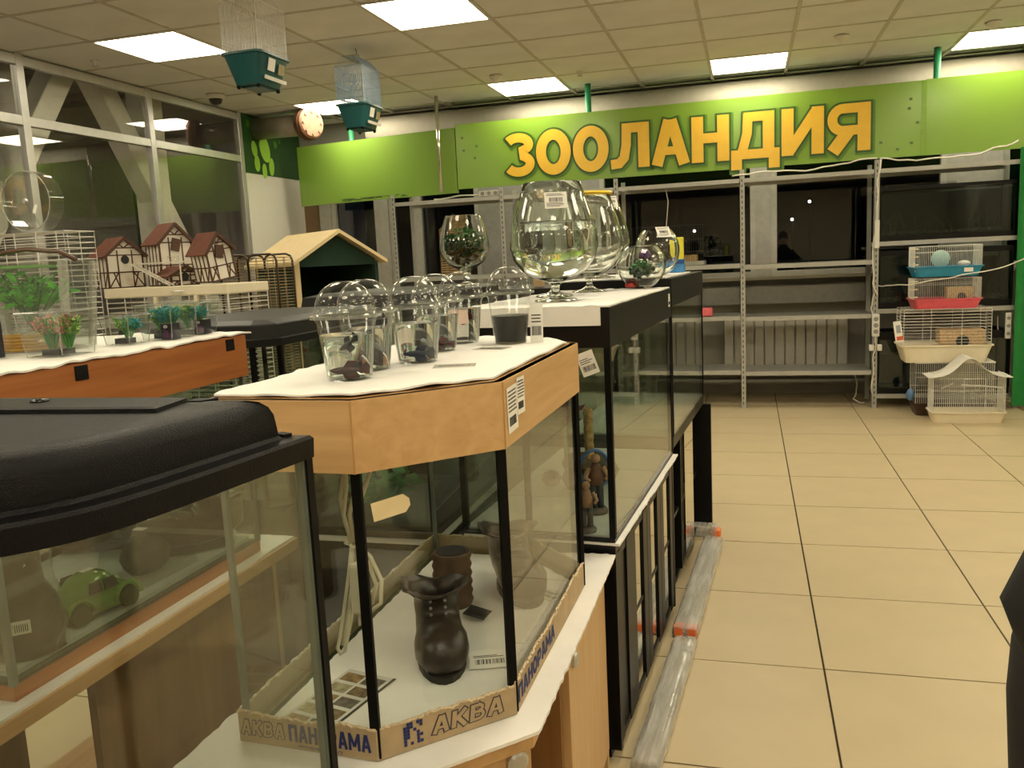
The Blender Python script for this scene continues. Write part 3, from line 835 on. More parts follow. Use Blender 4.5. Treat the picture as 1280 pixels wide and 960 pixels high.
B().box((.005,.005,h-.008),(w-.005,d-.005,h)).make('roof_plate', M_wire, t)
B().ball((-.02,.05,.16),.03,10,1.6).make('drinker', mat('blue_plastic', (.10,.20,.40), .3), t)
# front cage with the wavy roof
t = thing('bird_cage', 'white bird cage with wavy roof and cream tray standing on the tiles', 'cage', (1.285, 6.69, 0))
w, d, h = .49, .22, .36
tray(w, d, .085, M_cream, t, .02)
roof = lambda u: h + .10*math.exp(-((u-.5)/.17)**2) + .02*math.cos(2*PI*(u-.5))
rr = [(u*w*1.12-w*.06, roof(u)) for u in [i/30 for i in range(31)]]
B().rings([[(x, y, z) for x, z in rr] + [(x, y, z+.004) for x, z in reversed(rr)] for y in (-.02, d+.02)]).make('wavy_roof', M_wire, t)
def fgr(y):
    b = B()
    for k in range(36):
        x = .01 + (w-.02)*k/35; u = (x+w*.06)/(w*1.12); b.wire((x,y,.08),(x,y,roof(u)),.0012)
    for z in (.15,.24,.33): b.wire((.01,y,z),(w-.01,y,z),.0016)
    return b
fgr(.008).make('front_grille', M_wire, t); fgr(d-.008).make('back_grille', M_wire, t)
for x in (.01, w-.01): grille(.01,d-.01,.08,h+.0,x,.014,.0012,(.15,.24,.33),'y').make('side_grille', M_wire, t)
b = B()
for x in (.21,.35): b.wire((x,.002,.10),(x,.002,.33),.0025)
b.wire((.21,.002,.33),(.35,.002,.33),.0025)
b.make('door_frame', M_wire, t)
B().tube([(.08,.12,.24),(.16,.12,.28)], .005).make('perch', M_white, t)
B().tube([(.20,.05,.28),(.47,.05,.26)], .006).make('perch', M_white, t)
B().tube([(.28+.014*math.cos(a), .05, .20+.02*math.sin(a)) for a in [2*PI*i/14 for i in range(14)]], .002, 4, closed=True).make('swing_ring', M_white, t)

# ---- two hanging bird cages
def hanging(label, x, y, tint, toys):
    t = thing('hanging_bird_cage', label, 'cage', (x, y, 2.25), 0, 'bird cages hung from the ceiling')
    w, d = .21, .285
    mt = mat('teal_tray', (.005,.080,.088), .35, var=.05)
    ty = tray(w, d, .15, mt, t, .035, .010, z=.012)
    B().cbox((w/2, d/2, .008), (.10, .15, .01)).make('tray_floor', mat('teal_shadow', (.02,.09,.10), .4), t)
    for a, b_ in ((.05,.05),(w-.05,.05),(.05,d-.05),(w-.05,d-.05)):
        B().ball((a,b_,.006),.012,8).make('foot', M_black, t)
    B().cbox((w-.012, d*.55, .045),(.006,d*.7,.018), 0,0,math.radians(14)).make('white_strip', M_white, t)
    B().cbox((w-.004, d*.40, .11),(.003,.06,.06), 0,0,math.radians(14)).make('label', M_card, t)
    B().cbox((w-.004, d*.72, .10),(.003,.055,.05), 0,0,math.radians(14)).make('label', mat('label_brown', (.30,.25,.12), .5), t)
    z0, z1, zt = .155, .40, .465
    mw = mat('cage_wire_'+label[:5].strip(), tint, .4)
    for nm, y_ in (('front_grille', .006), ('back_grille', d-.006)):
        grille(.008,w-.008,z0,z1,y_,.0135,.0021,(.20,.30,z1)).make(nm, mw, t)
    for x_ in (.006, w-.006): grille(.008,d-.008,z0,z1,x_,.0135,.0021,(.20,.30,z1),'y').make('side_grille', mw, t)
    b = B()
    for k in range(20):
        u = .008+(d-.016)*k/19
        b.wire((.006,u,z1),(w*.3,u,zt),.0011).wire((w*.3,u,zt),(w*.7,u,zt),.0011).wire((w*.7,u,zt),(w-.006,u,z1),.0011)
    for x_, z_ in ((w*.3,zt),(w*.7,zt),(.006,z1),(w-.006,z1)): b.wire((x_,.006,z_),(x_,d-.006,z_),.002)
    b.make('roof_grille', mw, t)
    B().tube([(w/2-.02,d/2,zt),(w/2-.02,d/2,zt+.03),(w/2+.02,d/2,zt+.03),(w/2+.02,d/2,zt)], .002, 5).make('handle', mat('dark_wire', (.06,.06,.06), .4, .5), t)
    B().tube([(w/2,d/2,zt+.03),(w/2+.006,d/2,zt+.045),(w/2,d/2,2.786-2.25)], .003, 5).make('hook', mat('dark_wire', (.06,.06,.06), .4, .5), t)
    B().tube([(w*.42+.042*math.cos(a), d*.35, .335+.042*math.sin(a)) for a in [2*PI*i/24 for i in range(24)]], .004, 6, closed=True).make('swing_ring', M_white, t, smooth=True)
    if toys:
        B().tube([(.05,.02,.30),(.16,.26,.30)], .004).make('perch', M_white, t)
        B().tube([(.03,.02,.19),(.15,.26,.175)], .005).make('perch', M_white, t)
        B().tube([(.02,-.02,.27),(.10,-.04,.345),(.13,-.04,.335)], .006).tube([(.02,-.02,.27),(.10,.0,.23),(.16,.0,.30)], .006).make('open_door', mw, t)
    return t
hanging('white hanging bird cage with a teal tray', -2.497, 3.835, (.70,.68,.62), False)
hanging('blue hanging bird cage with open door and teal tray', -2.63, 5.31, (.24,.33,.42), True)
# ================================================================== PANORAMIC BEECH AQUARIUM
def off_poly(P, d):
    """offset a convex counter-clockwise polygon outwards by d"""
    n = len(P); out = []
    for i in range(n):
        p0 = Vector(P[i-1]); p1 = Vector(P[i]); p2 = Vector(P[(i+1) % n])
        a = (p1-p0).normalized(); b = (p2-p1).normalized()
        na = Vector((a.y, -a.x)); nb = Vector((b.y, -b.x))
        m = (na+nb).normalized(); k = d / max(.3, m.dot(na))
        out.append(tuple(p1 + m*k))
    return out
def pane(p, q, z0, z1, th, m, parent, name='glass_pane'):
    p = Vector((*p, 0)); q = Vector((*q, 0)); d = (q-p).normalized(); n = Vector((-d.y, d.x, 0))*th
    pts = [p, q, q+n, p+n]
    return B().prism([(v.x, v.y) for v in pts], z0, z1).make(name, m, parent)
def tagcard(name, label, loc, size, rz=0, tilt=0, face='up', cat='price tag', m=None, group=None, lines=5, top=True):
    """printed price card with barcode; face up (lying) or standing (normal along -y before rotation)"""
    w, h = size
    t = thing(name, label, cat, loc, rz, group)
    if tilt: t.rotation_euler = (tilt, 0, rz)
    b = B().box((-w/2, -h/2, 0), (w/2, h/2, .0008)) if face == 'up' else B().box((-w/2, -.0008, 0), (w/2, 0, h))
    b.make('card', m or M_card, t)
    q = B(); rnd = random.Random(hash(label) % 1000)
    x = -w*.36
    while x < w*.36:
        ww = rnd.choice((.01,.015,.03))*w
        if face == 'up': q.box((x, -h*.28, .0009), (x+ww, -h*.02, .0012))
        else: q.box((x, -.0013, h*.18), (x+ww, -.0009, h*.42))
        x += ww + rnd.choice((.012,.02,.03))*w
    for k in range(lines):
        ww = rnd.uniform(.4,.8)*w
        if face == 'up': q.box((-w*.4, h*(.10+.07*k), .0009), (-w*.4+ww, h*(.125+.07*k), .0012))
        else: q.box((-w*.4, -.0013, h*(.52+.085*k)), (-w*.4+ww, -.0009, h*(.55+.085*k)))
    q.make('print', M_ink, t)
    return t

PAN = [(-.80,1.115),(-.56,1.105),(-.387,1.275),(-.378,1.84),(-.54,2.0),(-.80,2.0)]
ZB, ZH, ZT = .586, 1.040, 1.149
# stand
st = thing('aquarium_stand', 'beech cabinet carrying the panoramic aquarium', 'cabinet', (0,0,0))
SP = [(-.86,1.03),(-.56,1.02),(-.345,1.24),(-.345,2.055),(-.86,2.055)]
B().prism(SP, .545, .575).make('top', M_beech, st, bevel=.002)
B().box((-.84,2.03,0),(-.365,2.05,.545)).make('side_panel', M_beechz, st)
B().box((-.84,1.08,0),(-.82,2.03,.545)).make('back_panel', M_beechz, st)
B().box((-.82,1.08,0),(-.56,1.10,.545)).make('side_panel', M_beechz, st)
B().box((-.82,1.10,.05),(-.40,2.03,.066)).make('bottom_panel', M_beech, st)
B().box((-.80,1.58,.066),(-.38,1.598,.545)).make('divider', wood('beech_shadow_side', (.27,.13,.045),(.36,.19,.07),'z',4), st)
dr = B().box((-.382,1.60,.05),(-.363,2.048,.54)).make('door', M_beechz, st, bevel=.0015)
B().lathe([(.018,0),(.018,.006),(.014,.010)], 16).xf(Matrix.Translation((-.363,1.645,.50)) @ Matrix.Rotation(PI/2,4,'Y')).make('handle', M_alu, dr)
dv = [(-.575,1.095),(-.563,1.085),(-.365,1.29),(-.38,1.30)]
dr = B().prism(dv, .05, .54).make('door', M_beechz, st)
B().lathe([(.02,0),(.02,.008),(.014,.012)], 16).xf(Matrix.Translation((-.385,1.268,.50)) @ Matrix.Rotation(math.radians(-45),4,'Z') @ Matrix.Rotation(PI/2,4,'Y')).make('handle', M_alu, dr)
fs = tag(foam_sheet('foam_sheet', [(-.87,1.02),(-.55,1.012),(-.332,1.235),(-.333,2.062),(-.87,2.062)], .575, M_foam, t=.006, wav=.006, droop=.007, seed=2), 'white packing foam sheet under the panoramic aquarium', 'foam sheet')

pan = thing('aquarium', 'panoramic aquarium with a beech hood and angled front', 'aquarium', (0,0,0))
for i in range(6):
    pane(PAN[i], PAN[(i+1) % 6], ZB, ZH, .006, M_glass, pan)
B().prism(off_poly(PAN, -.007), ZB, ZB+.006).make('bottom_pane', M_edge, pan)
for i in (1,2,3,4):
    x, y = PAN[i]; a = math.atan2(y-1.55, x+.62)
    B().cbox((x, y, (ZB+ZH)/2), (.009, .015, ZH-ZB), a).make('corner_seal', M_sil, pan)
for i in (0,5):
    x, y = PAN[i]
    B().cbox((x+.004, y+(.004 if i == 0 else -.004), (ZB+ZH)/2), (.009, .009, ZH-ZB)).make('corner_seal', mat('grey_silicone', (.16,.18,.15), .3), pan)
hp = off_poly(PAN, .010)
hood = sempty('tmp'); bpy.data.objects.remove(hood)
hd = B().prism(off_poly(PAN, .008), ZT-.012, ZT).make('hood', M_beech, pan)
for i in range(6):
    p, q = hp[i], hp[(i+1) % 6]
    horiz = abs(q[0]-p[0]) > abs(q[1]-p[1])*.8
    pane(p, q, ZH, ZT, .016, M_beechx if horiz else M_beech, hd, 'hood_board')
for i in (1,2):
    x, y = off_poly(PAN, .0105)[i]
    B().cbox((x, y, (ZH+ZT)/2), (.002,.002,ZT-ZH)).make('edge_band', wood('beech_edge', (.46,.24,.08),(.52,.29,.10),'z'), hd)
tag(foam_sheet('foam_sheet', off_poly([(-.805,1.125),(-.565,1.115),(-.395,1.285),(-.386,1.83),(-.53,1.985),(-.80,1.985)], -.001), ZT+.0045, M_foam, t=.003, wav=.008, droop=.010, seed=11, freq=22), 'thin white foam sheet on the beech hood under the cups', 'foam sheet')
# cardboard tray with printed brand
M_cb = mat('cardboard_kraft', (.43,.32,.185), .85, var=.08, scale=30, bump=.1)
M_cbt = mat('cardboard_torn', (.62,.50,.33), .9, var=.15, scale=80)
tr = thing('cardboard_tray', 'torn cardboard transport tray printed in navy around the tank base', 'cardboard', (0,0,0))
cp = off_poly(PAN, .006)
for i in range(6):
    p = Vector(cp[i]); q = Vector(cp[(i+1) % 6]); n = max(6, int((q-p).length/.012)); d = (q-p).normalized(); nn = Vector((-d.y, d.x))*.0035
    rs = []
    for k in range(n+1):
        c = p.lerp(q, k/n)
        hh = .046 + .004*mnoise.noise(Vector((c.x*40, c.y*40, 1))) + .006*mnoise.noise(Vector((c.x*9, c.y*9, 4))) + (.005 if i == 2 else 0)
        rs.append([(c.x,c.y,ZB-.003),(c.x,c.y,ZB+hh),(c.x+nn.x,c.y+nn.y,ZB+hh+.002),(c.x+nn.x,c.y+nn.y,ZB-.003)])
    B().rings(rs).make('tray_side', M_cb, tr)
    b = B(); pts = []
    for k in range(n*3+1):
        c = p.lerp(q, k/(n*3)) + nn*.4
        hh = .046 + .004*mnoise.noise(Vector((c.x*40, c.y*40, 1))) + .006*mnoise.noise(Vector((c.x*9, c.y*9, 4))) + (.005 if i == 2 else 0)
        pts.append((c.x + random.uniform(-.0018,.0018), c.y + random.uniform(-.0018,.0018), ZB+hh+random.uniform(-.001,.003)))
    b.tube(pts, .0026, 4).make('torn_edge', M_cbt, tr)
M_navy = mat('navy_print', (.012,.022,.12), .7, var=.2, scale=90)
def side_frame(i, u, z, out=.0012):
    p = Vector(cp[i]); q = Vector(cp[(i+1) % 6]); d = (q-p).normalized(); n = Vector((d.y, -d.x))
    c = p + d*u + n*out
    return frame_from((c.x, c.y, ZB+z), (d.x, d.y, 0))
GLY.update({
 'П': (.300, [([(.047,0),(.047,HC)], V, False), ([(.253,0),(.253,HC)], V, False), ([(.04,HC-.038),(.26,HC-.038)], W, False)]),
 'Р': (.290, [([(.047,0),(.047,HC)], V, False), ([(.04,HC-.036),(.16,HC-.036)] + ell(.16,.235,.085,.094,90,-90,12) + [(.04,.141)], .074, False)]),
 'М': (.390, [([(.046,0),(.046,HC)], .088, False), ([(.344,0),(.344,HC)], .088, False), ([(.055,HC-.02),(.195,.09)], .08, False), ([(.335,HC-.02),(.195,.09)], .08, False)]),
 'К': (.310, [([(.047,0),(.047,HC)], V, False), ([(.07,.16),(.255,HC)], .088, False), ([(.115,.20),(.268,0)], .092, False)]),
 'В': (.300, [([(.047,0),(.047,HC)], V, False), ([(.04,HC-.036),(.15,HC-.036)] + ell(.15,.262,.075,.067,90,-90,10) + [(.04,.195)], .070, False), ([(.04,.195),(.16,.195)] + ell(.16,.115,.093,.080,90,-90,10) + [(.04,.035)], .070, False)]),
})
def stroke_word(word_, width, height, m, i, u, z, out, grow=0.0, shear=0.0, name='lettering'):
    tot = sum(GLY[c][0] for c in word_) + .03*(len(word_)-1); kx = width/tot; kz = height/HC
    for c_ in [0]:
        cur_ = 0.0
        for ch_ in word_:
            b = glyph(ch_, grow, -.002, 0)
            b.v = [(((x+cur_) + shear*zz)*kx, zz*kz, -y*.1) for x, y, zz in b.v]
            b.f = [tuple(reversed(f)) for f in b.f]
            o = b.make(name, m, tr); o.matrix_local = side_frame(i, u, z, out)
            cur_ += GLY[ch_][0] + .03
def outlined(body, width, i, u, z, size):
    stroke_word(body, width, size, M_navy_l, i, u, z, .0006, .018, .12)
    stroke_word(body, width, size, M_cb, i, u, z, .0011, -.006, .12)
M_navy_l = mat('thin_outline_print', (.05,.045,.06), .7)
outlined('АКВА', .082, 0, .004, .011, .026)
stroke_word('ПАНОРАМА', .146, .029, M_navy, 0, .094, .010, .0008)
put_text('lettering', 'www.aquapanorama.ru', .0085, M_navy, tr, side_frame(0, .110, .0015), off=.0001)
b = B(); rnd = random.Random(4)
for a in range(6):
    for c in range(7):
        if rnd.random() < .6: b.box((a*.0055, c*.0055, 0), (a*.0055+.005, c*.0055+.005, .0004))
o = b.make('emblem', M_navy, tr); o.matrix_local = side_frame(1, .045, .006)
outlined('АКВА', .130, 1, .092, .010, .029)
stroke_word('ПАНОРАМА', .26, .030, M_navy, 2, .012, .010, .0008)

# price stickers on the hood: three overlapping sheets on the long bevelled side
def sticker(parent, i, u, z, w, h, seed, rot=0, poly=None, base=0, out=.001):
    poly = poly or hp
    p = Vector(poly[i]); q = Vector(poly[(i+1) % len(poly)]); d = (q-p).normalized(); n = Vector((d.y,-d.x)); c = p + d*u + n*out
    M = frame_from((c.x, c.y, z), (d.x, d.y, 0)) @ Matrix.Rotation(rot, 4, 'Z')
    o = B().box((-w/2,-h/2,0),(w/2,h/2,.0006)).make('price_label', M_card, parent); o.matrix_local = M
    rnd = random.Random(seed); b = B()
    for k in range(6):
        yy = h/2 - h*.12 - k*h*.085; x = -w*.42
        while x < w*.36:
            ww = rnd.uniform(.05,.2)*w; b.box((x,yy,.0007),(min(x+ww,w*.42),yy+h*.035,.0009)); x += ww + .03*w
    x = -w*.38
    while x < w*.3:
        ww = rnd.choice((.012,.02,.03))*w; b.box((x,-h*.36,.0007),(x+ww,-h*.16,.0009)); x += ww + rnd.choice((.015,.025))*w
    b.make('label_print', M_ink, o)
    return o
sticker(hd, 2, .045, 1.098, .055, .075, 3, .03); sticker(hd, 2, .094, 1.112, .045, .062, 5, -.02, out=.0018)

# inside: foam floor, boots, barrel, tags, leaflets
tag(foam_sheet('foam_sheet', off_poly(PAN, -.022), ZB+.0075, M_foam, t=.003, wav=.004, droop=.002, seed=21), 'white foam sheet on the floor inside the panoramic aquarium', 'foam sheet')
FZ = ZB + .0112
def boot(name, label, loc, rz, s=1.0, m=None, flare=1.0, wrap=False, cat='aquarium ornament'):
    t = thing(name, label, cat, loc, rz)
    m = m or mat('bronze_ceramic', (.042,.031,.024), .3, var=.35, scale=30, bump=.6, bscale=70)
    rs = []; N = 22
    prof = [ # y centre (toe toward -y), z, rx, ry, tilt
        (.035,.118,.068*flare,.060*flare,0),(.035,.108,.052,.050,0),(.038,.096,.044,.046,0),(.040,.078,.045,.047,0),(.034,.060,.044,.052,.25),
        (.012,.048,.044,.048,.6),(-.022,.044,.045,.043,1.0),(-.060,.043,.050,.042,1.35),(-.098,.041,.050,.040,1.55),(-.126,.036,.040,.033,1.6),(-.140,.031,.018,.016,1.6)]
    for (y,z,rx,ry,ti) in prof:
        ring = []
        for i in range(N):
            a = 2*PI*i/N; u = rx*math.cos(a); v = ry*math.sin(a)
            wob = 1 + .05*mnoise.noise(Vector((u*60, v*60, z*50+s*7)))
            if z > .112: zz = .010*math.cos(2*a+.6) + .012*mnoise.noise(Vector((u*30,v*30,s)))
            else: zz = 0
            py = y + v*wob*math.cos(ti); pz = z - v*wob*math.sin(ti)*-1*-1 + zz
            ring.append((u*wob, py, max(.002, pz)))
        rs.append(ring)
    inner = []
    for (y,z,k) in ((.035,.110,.90),(.038,.08,.78),(.040,.05,.6)):
        inner.append([(.045*k*math.cos(2*PI*i/N), y+.045*k*math.sin(2*PI*i/N), z) for i in range(N)])
    rs = list(reversed(inner)) + rs
    b = B().rings(rs, True, True); b.v = [(x*s,y*s,z*s) for x,y,z in b.v]
    b.make('boot_body', m, t, smooth=True)
    so = B()
    outl = [(.046*math.cos(a), (-.050 + .100*math.sin(a)) , 0) for a in [2*PI*i/20 for i in range(20)]]
    so.rings([[(x*s,y*s,.0*s) for x,y,z in outl],[(x*s,y*s,.012*s) for x,y,z in outl]]).make('sole', mat('dark_sole', (.02,.016,.013), .6), t)
    ey = B()
    for k in range(4):
        for sx in (-1,1): ey.ball((sx*.014*s, (-.012+.0*k)*s - .004*s + (.006*k)*s*.2, (.062+.013*k)*s), .0035*s, 6)
    ey.make('eyelets', mat('pale_metal', (.6,.6,.58), .3, .7), t)
    return t
boot('boot_ornament', 'dark ceramic boot ornament standing in front of the ribbed barrel', (-.585,1.455,FZ), math.radians(24), 1.0)
boot('boot_ornament', 'dark ceramic boot ornament in the far end of the panoramic aquarium', (-.53,1.80,FZ), math.radians(30), 1.05)
t = thing('barrel_ornament', 'brown ribbed barrel ornament behind the ceramic boot', 'aquarium ornament', (-.63,1.665,FZ))
pr = []
for k in range(13):
    r = .040 + (.004 if k % 2 else 0); pr.append((r, k*.010))
B().lathe(pr, 22).make('barrel', mat('barrel_brown', (.105,.062,.035), .5, var=.25, scale=25), t, smooth=True, auto=60)
B().lathe([(.033,.1205),(.033,.1215)], 20).make('opening', M_ink, t)
tagcard('price_tag', 'white tag with red mark beside the toe of the ceramic boot', (-.472,1.415,FZ+.006), (.075,.055), math.radians(20), math.radians(9), lines=2)
tg = bpy.data.objects[-1] if False else None
tagcard('price_tag', 'dark framed tag beside the ribbed barrel', (-.555,1.60,FZ+.012), (.06,.03), math.radians(-25), math.radians(20), m=mat('tag_dark', (.05,.05,.05), .4), lines=1)
tagcard('price_tag', 'leaflet with coloured pictures under the far boot', (-.445,1.75,FZ), (.10,.05), math.radians(-30), lines=3, m=mat('leaflet_pale', (.62,.62,.52), .4, var=.3, scale=60), cat='leaflet')
cat = thing('photo_leaflet', 'glossy leaflet of small tank photographs lying in the aquarium', 'leaflet', (-.70,1.235,FZ), math.radians(-12))
B().box((-.045,-.10,0),(.06,.10,.001)).make('sheet', mat('leaflet_gloss', (.70,.69,.64), .2), cat)
rnd = random.Random(9)
for r in range(5):
    for c in range(2):
        B().box((-.038+c*.046,-.092+r*.038,.0011),(.002+c*.046,-.064+r*.038,.0015)).make('photo', mat('photo_%d' % ((r*2+c) % 4), [(.30,.20,.09),(.12,.11,.09),(.36,.33,.20),(.18,.13,.07)][(r*2+c) % 4], .25, var=.5, scale=70), cat)
B().box((.055,-.10,.0011),(.06,.10,.0016)).make('border', M_ink, cat)
# power cord hanging inside the near corner
cord = thing('extension_lead', 'coiled white extension lead with switch hanging inside the beech tank', 'extension lead', (-.600,1.165,.79))
b = B()
for k in range(3):
    o_ = .009*(k-1)
    b.tube([(.012+o_*2.2,.004*k,.238),(.006+o_*1.6,.004*k,.21),(-.008+o_,.003*k,.165),(-.004+o_*.4,.0,.122)], .0034, 6)
b.tube([(-.012,.003,.238),(-.022,.003,.19),(-.016,.002,.15),(-.004,0,.12)], .0034, 6)
b.tube([(-.006,0,.118),(-.016,.002,.07),(-.032,.004,.0),(-.043,.004,-.045),(-.049,.004,-.062),(-.044,.004,-.072),(-.036,.004,-.066),(-.028,.004,-.03),(-.014,.003,.04),(-.004,0,.115)], .0034, 6)
b.tube([(-.002,.004,.118),(-.012,.006,.06),(-.026,.008,.0),(-.036,.008,-.04),(-.041,.008,-.058),(-.035,.008,-.055),(-.022,.008,-.01),(-.006,.005,.06),(.0,.004,.115)], .0034, 6)
b.tube([(.002,0,.118),(.024,0,.098),(.040,0,.060),(.036,0,.022),(.014,0,.005)], .0034, 6)
b.tube([(.002,.005,.112),(.018,.005,.085),(.028,.005,.05),(.018,.005,.018)], .0034, 6)
b.make('cord', mat('cord_cream', (.66,.62,.48), .45), cord, smooth=True)
B().cbox((.0,0,.045),(.026,.020,.085)).make('plug', mat('cord_cream', (.66,.62,.48), .45), cord, bevel=.006)
B().wire((-.004,0,.005),(-.004,0,-.018),.0024).wire((.006,0,.005),(.006,0,-.016),.0024).make('prongs', M_alu, cord)
B().tube([(-.018,0,.118),(0,-.008,.115),(.012,0,.118),(0,.008,.121)], .003, 5, closed=True).make('tie', mat('cord_cream', (.66,.62,.48), .45), cord)
# yellow paper tag stuck on the angled pane
o = B().prism([(-.030,-.014),(.022,-.014),(.031,-.005),(.031,.006),(.022,.015),(-.030,.015)], 0, .001).make('paper_tag', mat('yellow_paper', (.76,.62,.36), .6))
p1 = Vector(PAN[1]); q1 = Vector(PAN[2]); d1 = (q1-p1).normalized(); c1 = p1 + d1*.050 + Vector((d1.y,-d1.x))*.0012
o.matrix_world = frame_from((c1.x, c1.y, .978), (d1.x, d1.y, .12), (-.12*d1.x, -.12*d1.y, 1))
tag(o, 'yellowish paper tag stuck on the angled pane', 'paper tag')

# ================================================================== CUPS WITH FISH ON THE BEECH HOOD
CZ = ZT + .0078
def fish(label, loc, rz, col, s=1.0, tail=1.0, pitch=0.0):
    t = thing('betta_fish', label, 'fish', loc, rz)
    t.rotation_euler = (0, pitch, rz)
    m = mat('fish_' + label.split()[0], col, .35, var=.25, scale=120)
    rs = []
    for x, r in ((.022,.001),(.018,.0035),(.010,.006),(0,.0068),(-.010,.005),(-.016,.003)):
        rs.append([(x*s, .6*r*s*math.cos(a), r*s*math.sin(a)) for a in [2*PI*i/10 for i in range(10)]])
    B().rings(rs).make('body', m, t, smooth=True)
    def fin(pts, name):
        B().rings([[(x*s,-.0005,z*s) for x,z in pts],[(x*s,.0005,z*s) for x,z in pts]]).make(name, m, t)
    fin([(-.014,.002),(-.034*tail,.013),(-.042*tail,.004),(-.038*tail,-.010),(-.014,-.002)], 'tail_fin')
    fin([(.004,.006),(-.002,.017),(-.018,.016),(-.012,.004)], 'dorsal_fin')
    fin([(.006,-.006),(.0,-.018),(-.020,-.017),(-.013,-.004)], 'anal_fin')
    return t
def cup(label, x, y, rim=.050, base=.037, h=.103, water=.0, dark=False, dome=.058, k=0):
    t = thing('plastic_cup', label, 'cup', (x, y, CZ), k, 'lidded fish cups on the beech hood')
    N = 36
    B().lathe([(.001,.003),(base-.004,.003),(base-.002,.0),(base,.004),(rim-.002,h-.008),(rim+.001,h-.004),(rim+.001,h)], N, cap0=False, cap1=False).make('cup_wall', M_plastic, t, smooth=True)
    pr = [(rim+.007,h-.002),(rim+.007,h+.003),(rim+.001,h+.003),(rim+.001,h+.012),(rim-.001,h+.014)]
    for i in range(9):
        a = math.radians(8+82*i/8*.82); pr.append(((rim-.001)*math.cos(a), h+.014+(dome-.014)*math.sin(a)/math.sin(math.radians(8+82*.82))))
    pr.append((.012, h+dome)); pr.append((.001, h+dome))
    B().lathe(pr, N, cap0=False, cap1=False).make('dome_lid', M_plastic, t, smooth=True)
    B().lathe([(rim+.008,h-.001),(rim+.008,h+.0035),(rim+.003,h+.0035),(rim+.003,h-.001)], N, closed=True).make('rim_ring', thin_glass('rim_plastic', (.8,.82,.8), .05, 1.5, haze=.18), t, smooth=True, auto=40)
    if water:
        rw = lambda z: base + (rim-.002-base)*z/(h-.008) - .0012
        if dark:
            wm = mat('dark_brew', (.006,.0055,.003), .35, spec=.2)
            B().lathe([(.002,.006),(rw(.006)-.002,.006),(rw(water),water),(.002,water)], N, cap0=True, cap1=True).make('dark_liquid', wm, t, smooth=True, auto=40)
            B().ball((0,0,.03), .022, 10, 1.2).make('moss_ball', mat('moss', (.03,.035,.012), .8), t)
            B().lathe([(.002,.001),(base-.002,.001),(base-.0015,.0055),(.002,.0055)], N).make('sediment', mat('silt', (.10,.08,.045), .8), t)
        else:
            B().lathe([(.002,.006),(rw(.006),.006),(rw(water),water),(.002,water)], N, cap0=True, cap1=True).make('water', M_water, t, smooth=True, auto=40)
    return t
cup('domed plastic cup with a dull red fish at its bottom, nearest the hood corner', -.636, 1.262, water=.075)
cup('domed plastic cup between the red fish cup and the blue fish cup', -.655, 1.378, water=.075)
cup('domed plastic cup with a bright blue fish', -.602, 1.478, water=.075)
cup('domed plastic cup with a small crimson fish near the bottom', -.63, 1.665, water=.075)
cup('domed plastic cup with a crimson fish and a pale label', -.632, 1.83, water=.078)
cup('domed plastic cup half filled with dark liquid', -.508, 1.795, rim=.0485, base=.036, h=.110, water=.062, dark=True)
B().lathe([(.0402,.035),(.0445,.060)], 30, (0,0,0), False, False).make  # (profile reference)
lb = B().rings([[(.0465*math.cos(a), .0465*math.sin(a), z) for a in [math.radians(250+3*i) for i in range(20)]] + [(.0470*math.cos(a), .0470*math.sin(a), z) for a in [math.radians(250+3*(19-i)) for i in range(20)]] for z in (.046,.078)])
lb.make('paper_label', mat('pale_pink_label', (.72,.55,.46), .6)).location = (-.632,1.83,CZ)
o = bpy.data.objects['paper_label']; tag(o, 'pale pink paper label on the crimson fish cup', 'label')
fish('maroon fish lying at the bottom of the first cup', (-.640,1.262,CZ+.017), math.radians(200), (.20,.012,.015), .95, .8)
fish('darkblue fish hanging near the top of the first cup', (-.640,1.268,CZ+.058), math.radians(150), (.012,.025,.055), .75, 1.0, .5)
fish('cobalt fish resting at the bottom of its cup', (-.602,1.478,CZ+.018), math.radians(180), (.01,.05,.22), .95, .8)
fish('scarlet fish near the bottom of its cup', (-.628,1.662,CZ+.020), math.radians(215), (.40,.02,.03), .75, 1.0, -.3)
fish('crimson fish in front of the pale label', (-.632,1.825,CZ+.055), math.radians(160), (.42,.03,.05), .75, 1.0, .2)
tagcard('price_tag', 'glossy tag lying on the foam beside the blue fish cup', (-.507,1.415,CZ), (.075,.045), math.radians(15), m=mat('tag_gloss', (.68,.66,.58), .15), lines=1)
tagcard('price_tag', 'glossy tag lying on the foam beside the dark cup', (-.52,1.69,CZ), (.07,.05), math.radians(-10), m=mat('tag_gloss', (.68,.66,.58), .15), lines=1)
tagcard('price_tag', 'narrow barcode tag propped beside the dark cup', (-.450,1.800,CZ), (.028,.085), math.radians(5), math.radians(-8), 'stand', lines=3)
# ================================================================== NEAR BLACK-LIDDED BOW-FRONT AQUARIUM
Rr = [(-.90,.468),(-.78,.478),(-.69,.505),(-.63,.541),(-.597,.575),(-.573,.617),(-.557,.69),(-.527,.915)]
chain = [(-1.8-x, y) for x, y in reversed(Rr[1:])] + Rr
def chaikin(c):
    out = [c[0]]
    for a, b in zip(c[:-1], c[1:]):
        out += [(a[0]*.75+b[0]*.25, a[1]*.75+b[1]*.25), (a[0]*.25+b[0]*.75, a[1]*.25+b[1]*.75)]
    return out + [c[-1]]
for _ in range(2): chain = chaikin(chain)
BZ0, BZ1 = .60, 1.113
stb = tag(B().prism(off_poly([(-1.25,.50),(-.9,.47),(-.57,.60),(-.53,.915),(-1.27,.915)], -.01), 0, BZ0).make('aquarium_stand', M_beechz, bevel=.004), 'beech cabinet under the bow-front aquarium', 'cabinet')
bow = thing('aquarium', 'bow-front aquarium under a grained black plastic hood', 'aquarium', (0,0,0))
